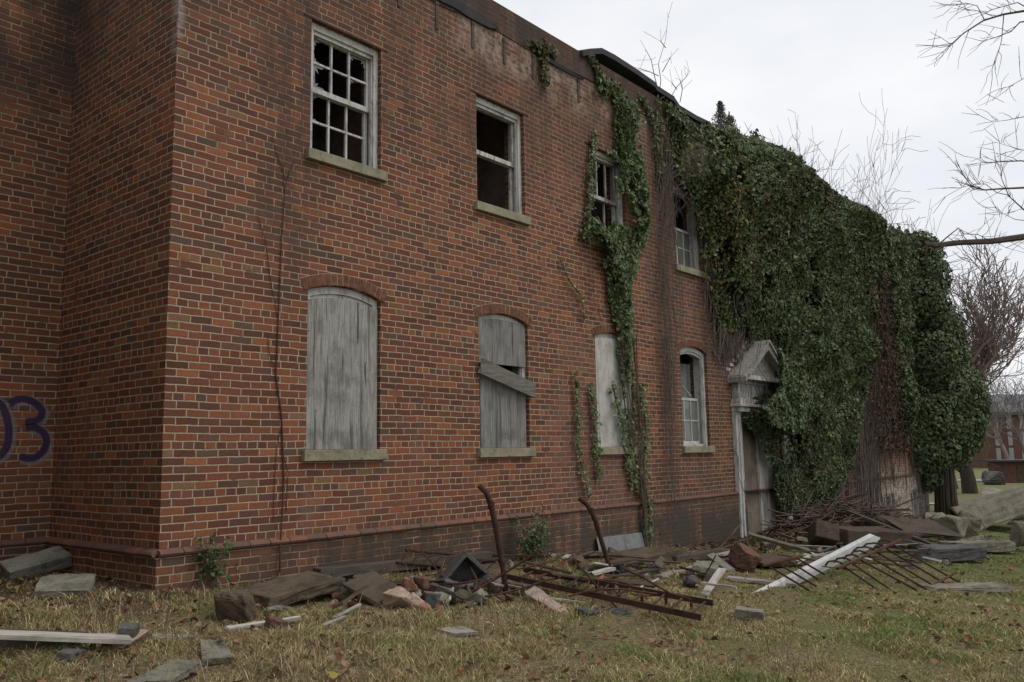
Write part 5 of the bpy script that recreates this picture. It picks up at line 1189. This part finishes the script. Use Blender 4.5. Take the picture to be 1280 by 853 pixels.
plank('board', 'pale stick across the pale wedge boulder', 'board', P(1172, 645, 17.4), P(1186, 653, 17.2), .08, .06, 'pale_plank', 'loose boards in the grass')
# small scattered chips near the heaps
rg = np.random.default_rng(51)
for k in range(70):
    if k < 26: x, y = rg.uniform(400, 640), rg.uniform(728, 768)
    elif k < 52: x, y = rg.uniform(860, 1200), rg.uniform(690, 735)
    else: x, y = rg.uniform(1120, 1270), rg.uniform(688, 720)
    s_ = rg.uniform(.04, .11); rock('rubble_chip', 'fist sized chip lying among the debris along the wall foot', 'rubble', V3(x, y), (s_, s_*.8, s_*.6), (rg.uniform(-20, 20), rg.uniform(-20, 20), rg.uniform(0, 180)), ['rubble', 'concrete', 'rock', 'old_brick', 'rubble_pale', 'dark_stone'][k % 6], .004, 'rubble chips', 9, .0)

rg = np.random.default_rng(52); n0 = 0
for k in range(95):
    if k < 45: x, y = rg.uniform(640, 930), rg.uniform(694, 735)
    elif k < 75: x, y = rg.uniform(420, 640), rg.uniform(726, 762)
    else: x, y = rg.uniform(960, 1170), rg.uniform(676, 712)
    s_ = rg.uniform(.08, .24); rock('rubble_stone', 'broken lump of brick or concrete in the debris strip along the wall foot', 'rubble', V3(x, y), (s_, s_*rg.uniform(.55, .9), s_*rg.uniform(.35, .7)), (rg.uniform(-25, 25), rg.uniform(-25, 25), rg.uniform(0, 180)), ['dark_stone', 'brown_block', 'rubble', 'concrete', 'old_brick', 'dark_stone', 'rock'][k % 7], .010, 'rubble in the debris strip', 12, .01)
for k in range(44):
    x, y = (rg.uniform(640, 930), rg.uniform(692, 738)) if k < 30 else (rg.uniform(400, 640), rg.uniform(718, 750)); p = V3(x, y, rg.uniform(.02, .14)); a = rg.normal(-.1, .6); L = rg.uniform(.25, 1.0); d = Vector((math.cos(a), math.sin(a), rg.normal(0, .14)))
    plank('lath', 'broken lath lying in the debris strip along the wall foot', 'lath', p-d*L/2, p+d*L/2, rg.uniform(.03, .09), .018, ['plank', 'red_plank', 'dark_plank', 'dark_plank', 'red_plank', 'pale_plank'][k % 6], 'broken laths in the debris strip', rg.uniform(-40, 40), .10)
for k in range(34):
    x, y = (rg.uniform(600, 900), rg.uniform(696, 745)) if k < 18 else ((rg.uniform(470, 640), rg.uniform(712, 735)) if k < 24 else (rg.uniform(1000, 1190), rg.uniform(672, 722))); p = V3(x, y, rg.uniform(.03, .20)); a = rg.normal(-.3, .9); L = rg.uniform(.3, 1.0); d = Vector((math.cos(a), math.sin(a), rg.normal(0, .07))); pts = [p-d*L/2]
    for i in range(5): d = (d+Vector(rg.normal(0, .10, 3))).normalized(); pts.append(pts[-1]+d*L/5)
    mb = MB(); mb.tube(pts, rg.uniform(.006, .012), 5); solo('rusty_rod', mb, MT['rust2' if k % 3 else 'rust'], 'bent rusty iron rod tangled in the debris along the wall foot', 'rod', 'rusty rods in the debris')

# brush heap in front of the doorway: twigs, laths and dead leaves
rg = np.random.default_rng(61); mb = MB()
for k in range(520):
    x = rg.normal(14.2, 1.9); y = -abs(rg.normal(.55, .55))-.1; z = float(gz(x, y))+rg.uniform(0, .34)*math.exp(-((x-14.2)/2.4)**2); L = rg.uniform(.3, 1.4); a = rg.normal(-.35, .5)
    d = Vector((math.cos(a), math.sin(a)*.6, rg.normal(-.05, .16))).normalized(); p = Vector((x, y, z)); pts = [p-d*L/2]
    for i in range(3): d = (d+Vector(rg.normal(0, .12, 3))).normalized(); pts.append(pts[-1]+d*L/3)
    mb.tube(pts, [rg.uniform(.006, .016)]*4, 4, False)
o = solo('brush_heap', mb, MT['brush'], 'heap of reddish brown brush and laths below the ivy curtain', 'brush', None, kind='stuff')
n = 5000; X = rg.normal(13.8, 2.2, n); Y = -np.abs(rg.normal(.5, .7, n))-.08; Z = gz(X, Y)+rg.uniform(0, .22, n)*np.exp(-((X-14.2)/2.4)**2)
me = leaves_mesh('dead_leaves', np.stack([X, Y, Z], 1), np.tile([0., -.3, 1], (n, 1)), rg.uniform(.05, .10, n), np.array([.085, .050, .032])*rg.uniform(.4, 1.6, (n, 1)), MT['litter'], (0, 0, 0), .1, .6, 9)
o = bpy.data.objects.new('leaf_litter', me); COL.objects.link(o); o['kind'] = 'stuff'; o['label'] = 'dead brown leaves caught on the brush heap'; o['category'] = 'leaves'

rg = np.random.default_rng(88)
for k in range(34):
    x, y = rg.uniform(1000, 1175), rg.uniform(668, 700) ; p = V3(x, y, rg.uniform(.03, .22)); a = rg.normal(-.6, .7); L = rg.uniform(.3, .9); d = Vector((math.cos(a), math.sin(a), rg.normal(0, .12)))
    plank('lath', 'broken lath lying in the debris between the brush heap and the window grilles', 'lath', p-d*L/2, p+d*L/2, rg.uniform(.03, .07), .015, ['plank', 'red_plank', 'dark_plank', 'pale_plank', 'red_plank'][k % 5], 'broken laths in the debris', rg.uniform(-40, 40), .08)
# ------------------------------------------------------------------ weeds
def weed(label, base, h, wdt, n, seed, col):
    t_ = thing('weed', label, 'weed', base); rg = np.random.default_rng(seed); mb = MB(); Pn = []; b = Vector(base)
    for k in range(max(4, n//28)):
        d = Vector((rg.normal(0, wdt/h*.5), rg.normal(0, wdt/h*.3), 1)).normalized(); L = h*rg.uniform(.5, 1.05); pts = [b+Vector((rg.normal(0, .05), rg.normal(0, .04), -.02))]
        for i in range(5): d = (d+Vector(rg.normal(0, .12, 3))).normalized(); pts.append(pts[-1]+d*L/5)
        mb.tube(pts, [.005, .0045, .004, .0035, .003, .002], 4, False)
        m_ = 28; tt = rg.uniform(.25, 1, m_)*5
        for q in tt: i = min(4, int(q)); Pn.append(np.array(pts[i].lerp(pts[i+1], q-i))+rg.normal(0, .03, 3)*np.array([1.3, .8, 1]))
    Pn = np.array(Pn); n = len(Pn); part('stems', mb, MT['vine'], t_)
    add_leaf_part(t_, 'leaves', leaves_mesh('weed_leaves', Pn, np.tile([0., -.5, .8], (n, 1)), rg.uniform(.022, .05, n), np.array(col)*rg.uniform(.6, 1.4, (n, 1)), MT['weed'], base, .3, .6, seed))
weed('spindly green weed growing against the corner of the wall', V3(262, 735), .46, .22, 170, 3, (.060, .105, .035))
weed('small bright leaved weed at the wall foot right of the corner', V3(284, 728), .24, .16, 110, 4, (.065, .125, .040))
weed('bushy green weed against the wall between the bent posts', gl(W(668, 700, -.35)), .62, .40, 620, 5, (.085, .125, .055))
weed('low weed in the grass beside the ladder foot', V3(716, 738), .20, .3, 160, 6, (.060, .095, .035))

# ------------------------------------------------------------------ grass and fallen leaves
def scatter(n, seed):
    """points spread over the lawn in view, denser near the camera"""
    rg = np.random.default_rng(seed); out = []
    X = rg.uniform(-6.5, 24, n*6); Y = rg.uniform(-9, 1.9, n*6)
    ok = ~((Y > -.07) & (X > -.06)); X, Y = X[ok], Y[ok]
    d = np.stack([X-CAM[0], Y-CAM[1], gz(X, Y)-CAM[2]], 1); t = d @ FW; x = CX+F_PX*(d @ RT)/np.maximum(t, .1); y = CY-F_PX*(d @ UP)/np.maximum(t, .1)
    ok = (t > 1.8) & (x > -300) & (x < 2300) & (y < 1300); X, Y, t, x, y = X[ok], Y[ok], t[ok], x[ok], y[ok]
    ok = rg.random(len(X)) < np.minimum(1, (5.0/t)**1.5)*np.where((x > -60) & (x < 1340) & (y < 900), 1, .55); return X[ok][:n], Y[ok][:n], t[ok][:n], rg
X, Y, t, rg = scatter(470000, 1)
gn = fbm(X*.9, Y*.9, 71, 4); g2 = fbm(X*3.2, Y*3.2, 72, 3); tuft = fbm(X*2.0, Y*2.0, 73, 3)
bare = np.clip((Y+1.5)/1.2, 0, 1)*(X > -1) + np.clip((fbm(X*1.6, Y*1.6, 74, 3)-.66)*8, 0, 1)
keep = rg.random(len(X)) > np.minimum(bare*.65, .8); X, Y, t, gn, g2, tuft = (q[keep] for q in (X, Y, t, gn, g2, tuft)); n = len(X)
green = np.clip(X*.07 - Y*.10 - .34 + (gn-.5)*2.2 + (g2-.5)*1.2, 0, .95)
isg = rg.random(n) < green*.9+.36*np.clip(fbm(X*2.6, Y*2.6, 77, 3)*2-.3, 0, 1.6)
dryc = np.array([(.250, .195, .108), (.185, .138, .074), (.310, .248, .145), (.130, .096, .055), (.190, .168, .080)])[rg.integers(0, 5, n)]*rg.uniform(1.2, 2.4, (n, 1))
grc = np.array([(.092, .112, .036), (.118, .132, .048), (.072, .098, .034), (.150, .150, .062)])[rg.integers(0, 4, n)]*rg.uniform(1.3, 2.5, (n, 1))
cB = np.where(isg[:, None], grc, dryc)
hB = (.020+.075*np.clip(tuft-.42, 0, 1)*2)*rg.uniform(.5, 1.35, n)*np.where(isg, .85, 1.0)*np.clip(1.15-np.clip(X-1, 0, 6)*.06, .7, 1.2)
a = rg.uniform(0, 6.283, n); dx, dy = np.cos(a), np.sin(a); lean = rg.uniform(.3, 1.9, n)*hB; wB = np.maximum(rg.uniform(.0012, .0026, n), .00045*t)
Z = gzn(X, Y)-.008; b2 = rg.uniform(0, 6.283, n); sx, sy = np.cos(b2)*wB, np.sin(b2)*wB
v0 = np.stack([X-sx, Y-sy, Z], 1); v1 = np.stack([X+sx, Y+sy, Z], 1)
m0 = np.stack([X+dx*lean*.4-sx*.8, Y+dy*lean*.4-sy*.8, Z+hB*.62], 1); m1 = np.stack([X+dx*lean*.4+sx*.8, Y+dy*lean*.4+sy*.8, Z+hB*.62], 1)
tp = np.stack([X+dx*lean, Y+dy*lean, Z+hB*rg.uniform(.7, 1.0, n)], 1)
V = np.stack([v0, v1, m1, m0, tp], 1).reshape(-1, 3); idx = np.arange(n)[:, None]*5+np.array([0, 1, 2, 3, 3, 2, 4])[None, :]
cc_ = np.repeat(np.concatenate([cB, np.ones((n, 1))], 1)[:, None, :], 5, 1).reshape(-1, 4)
me = fast_mesh('grass', V, idx.ravel(), np.tile([4, 3], n), cc_, MT['dry']); o = bpy.data.objects.new('grass', me); COL.objects.link(o); o['kind'] = 'stuff'; o['label'] = 'dry straw grass turning green to the right'; o['category'] = 'grass'
# tall dry tufts near the corner and bottom edge, kept with the grass as its own stuff
X, Y, t, rg = scatter(9000, 3); tf = fbm(X*1.4, Y*1.4, 81, 3); k = (tf > .56) & (X < 3.5) & (Y < -.4); X, Y, t = X[k], Y[k], t[k]; n = len(X)
mb_n = n; h = rg.uniform(.10, .22, n); a = rg.uniform(0, 6.28, n); L = rg.uniform(.3, 1.1, n)*h; Z = gzn(X, Y)-.01; wB = np.maximum(.0018, .0004*t)
sx, sy = np.cos(a+1.57)*wB, np.sin(a+1.57)*wB; V = np.stack([np.stack([X-sx, Y-sy, Z], 1), np.stack([X+sx, Y+sy, Z], 1), np.stack([X+np.cos(a)*L*.35+sx, Y+np.sin(a)*L*.35+sy, Z+h*.6], 1), np.stack([X+np.cos(a)*L*.35-sx, Y+np.sin(a)*L*.35-sy, Z+h*.6], 1), np.stack([X+np.cos(a)*L, Y+np.sin(a)*L, Z+h*.85], 1)], 1).reshape(-1, 3)
idx = np.arange(n)[:, None]*5+np.array([0, 1, 2, 3, 3, 2, 4])[None, :]; cB = np.array([.30, .235, .14])*rg.uniform(.5, 1.2, (n, 1)); cc_ = np.repeat(np.concatenate([cB, np.ones((n, 1))], 1)[:, None, :], 5, 1).reshape(-1, 4)
me = fast_mesh('grass', V, idx.ravel(), np.tile([4, 3], n), cc_, MT['dry']); o = bpy.data.objects.new('grass', me); COL.objects.link(o); o['kind'] = 'stuff'; o['label'] = 'taller tufts of straw near the wall corner'; o['category'] = 'grass'
# fallen leaves
X, Y, t, rg = scatter(8500, 5); n = len(X); cl_ = fbm(X*1.0, Y*1.0, 91, 3); k = rg.random(n) < np.clip((cl_-.35)*2.2+np.clip(Y+2.6, 0, 2)*.3, .10, 1); X, Y = X[k], Y[k]; n = len(X)
cL = np.array([(.155, .085, .045), (.105, .060, .036), (.21, .125, .065), (.075, .045, .030), (.23, .17, .10), (.21, .17, .045)])[rg.choice(6, n, p=[.28, .24, .20, .12, .12, .04])]*rg.uniform(.8, 1.6, (n, 1))
me = leaves_mesh('leaf_litter', np.stack([X, Y, gzn(X, Y)+rg.uniform(.012, .05, n)], 1), np.tile([0., 0., 1.], (n, 1)), rg.uniform(.022, .062, n), cL, MT['litter'], (0, 0, 0), 0, .45, 12)
o = bpy.data.objects.new('leaf_litter', me); COL.objects.link(o); o['kind'] = 'stuff'; o['label'] = 'curled brown leaves scattered over the grass'; o['category'] = 'leaves'

# ------------------------------------------------------------------ far right: brick block, shed, mound
fb0 = Vector(gpt(1238, 586)); sc_ = 1.0
fb = thing('brick_block', 'distant three storey brick block with pale windows beyond the trees', 'building', fb0)
ux = Vector((RT[0], RT[1], 0)).normalized(); uy = Vector((FW[0], FW[1], 0)).normalized(); rx = math.atan2(ux.y, ux.x)
def fpt(a, b, c): return fb0+ux*a+uy*b+Vector((0, 0, c))
def fbox(mb, a0, a1, b0, b1, c0, c1): return mb.add([fpt(a0,b0,c0),fpt(a1,b0,c0),fpt(a1,b1,c0),fpt(a0,b1,c0),fpt(a0,b0,c1),fpt(a1,b0,c1),fpt(a1,b1,c1),fpt(a0,b1,c1)], [(0,3,2,1),(4,5,6,7),(0,1,5,4),(1,2,6,5),(2,3,7,6),(3,0,4,7)])
ppm = 1070/((fb0-Vector(CAM)) @ Vector(FW)); Hf = 66/ppm
part('wall', fbox(MB(), 0, 14, 0, 10, -1, Hf), plain('far_brick_wall', (.125, .072, .054), .95, .25, .8, .1), fb)
part('roof', fbox(MB(), -.3, 14.3, -.3, 10.3, Hf+.01, Hf+.5).add([fpt(-.3,-.3,Hf+.5), fpt(14.3,-.3,Hf+.5), fpt(14.3,10.3,Hf+.5), fpt(-.3,10.3,Hf+.5), fpt(3,5,Hf+3.2), fpt(11,5,Hf+3.2)], [(0,1,5,4),(1,2,5),(2,3,4,5),(3,0,4)]), MT['roofing'], fb)
for fl in range(3):
    for k in range(7):
        a = 1.0+k*1.8; c = .9+fl*(Hf-.6)/3; part('window', fbox(MB(), a, a+.62, -.06, .05, c, c+1.9), MT['farwin'], fb)
sp = Vector(gpt(1264, 604)); st = thing('shed', 'low reddish shed with a dark brush-covered roof at the right edge', 'shed', sp); mb = MB()
ps = 1070/((sp-Vector(CAM)) @ Vector(FW))
def sbox(mb, a0, a1, b0, b1, c0, c1):
    q = lambda a, b, c: sp+ux*a+uy*b+Vector((0, 0, c)); return mb.add([q(a0,b0,c0),q(a1,b0,c0),q(a1,b1,c0),q(a0,b1,c0),q(a0,b0,c1),q(a1,b0,c1),q(a1,b1,c1),q(a0,b1,c1)], [(0,3,2,1),(4,5,6,7),(0,1,5,4),(1,2,6,5),(2,3,7,6),(3,0,4,7)])
hS = 26/ps; part('wall', sbox(MB(), 0, 5, 0, 3, -.3, hS), MT['shed'], st); part('roof', sbox(MB(), -.6, 5.4, -.5, 3.4, hS+.01, hS+.14), MT['tar'], st); part('door', sbox(MB(), .5, 1.4, -.04, .02, -.1, hS*.85), MT['red_plank'], st)
rg = np.random.default_rng(123); mb = MB()
for k in range(2600):
    a = rg.uniform(-.35, 1.55); R_ = rg.uniform(210, 300); x = CAM[0]+R_*math.cos(a); y = CAM[1]+R_*math.sin(a)*(1 if k % 3 else -1)*(1 if k % 3 else .8); z = float(gz(x, y)); hh = rg.uniform(5, 13)*(.7+.5*vnoise(a*9, 0*a, 5)); p = Vector((x, y, z)); d = Vector((rg.normal(0, .25), rg.normal(0, .25), 1)).normalized(); pts = [p]
    for i in range(4): d = (d+Vector(rg.normal(0, .2, 3))).normalized(); pts.append(pts[-1]+d*hh/4)
    mb.tube(pts, [.16, .14, .11, .08, .04], 3, False)
o = solo('far_woods', mb, MT['far_twig'], 'grey brown winter woods along the horizon', 'woods', None, kind='stuff')
rock('rubble_mound', 'grey stone mound left of the reddish shed', 'mound', gpt(1242, 606), (1.8, 1.4, 1.1), (0, 0, 20), 'dark_stone', .10, None, 20, .2)
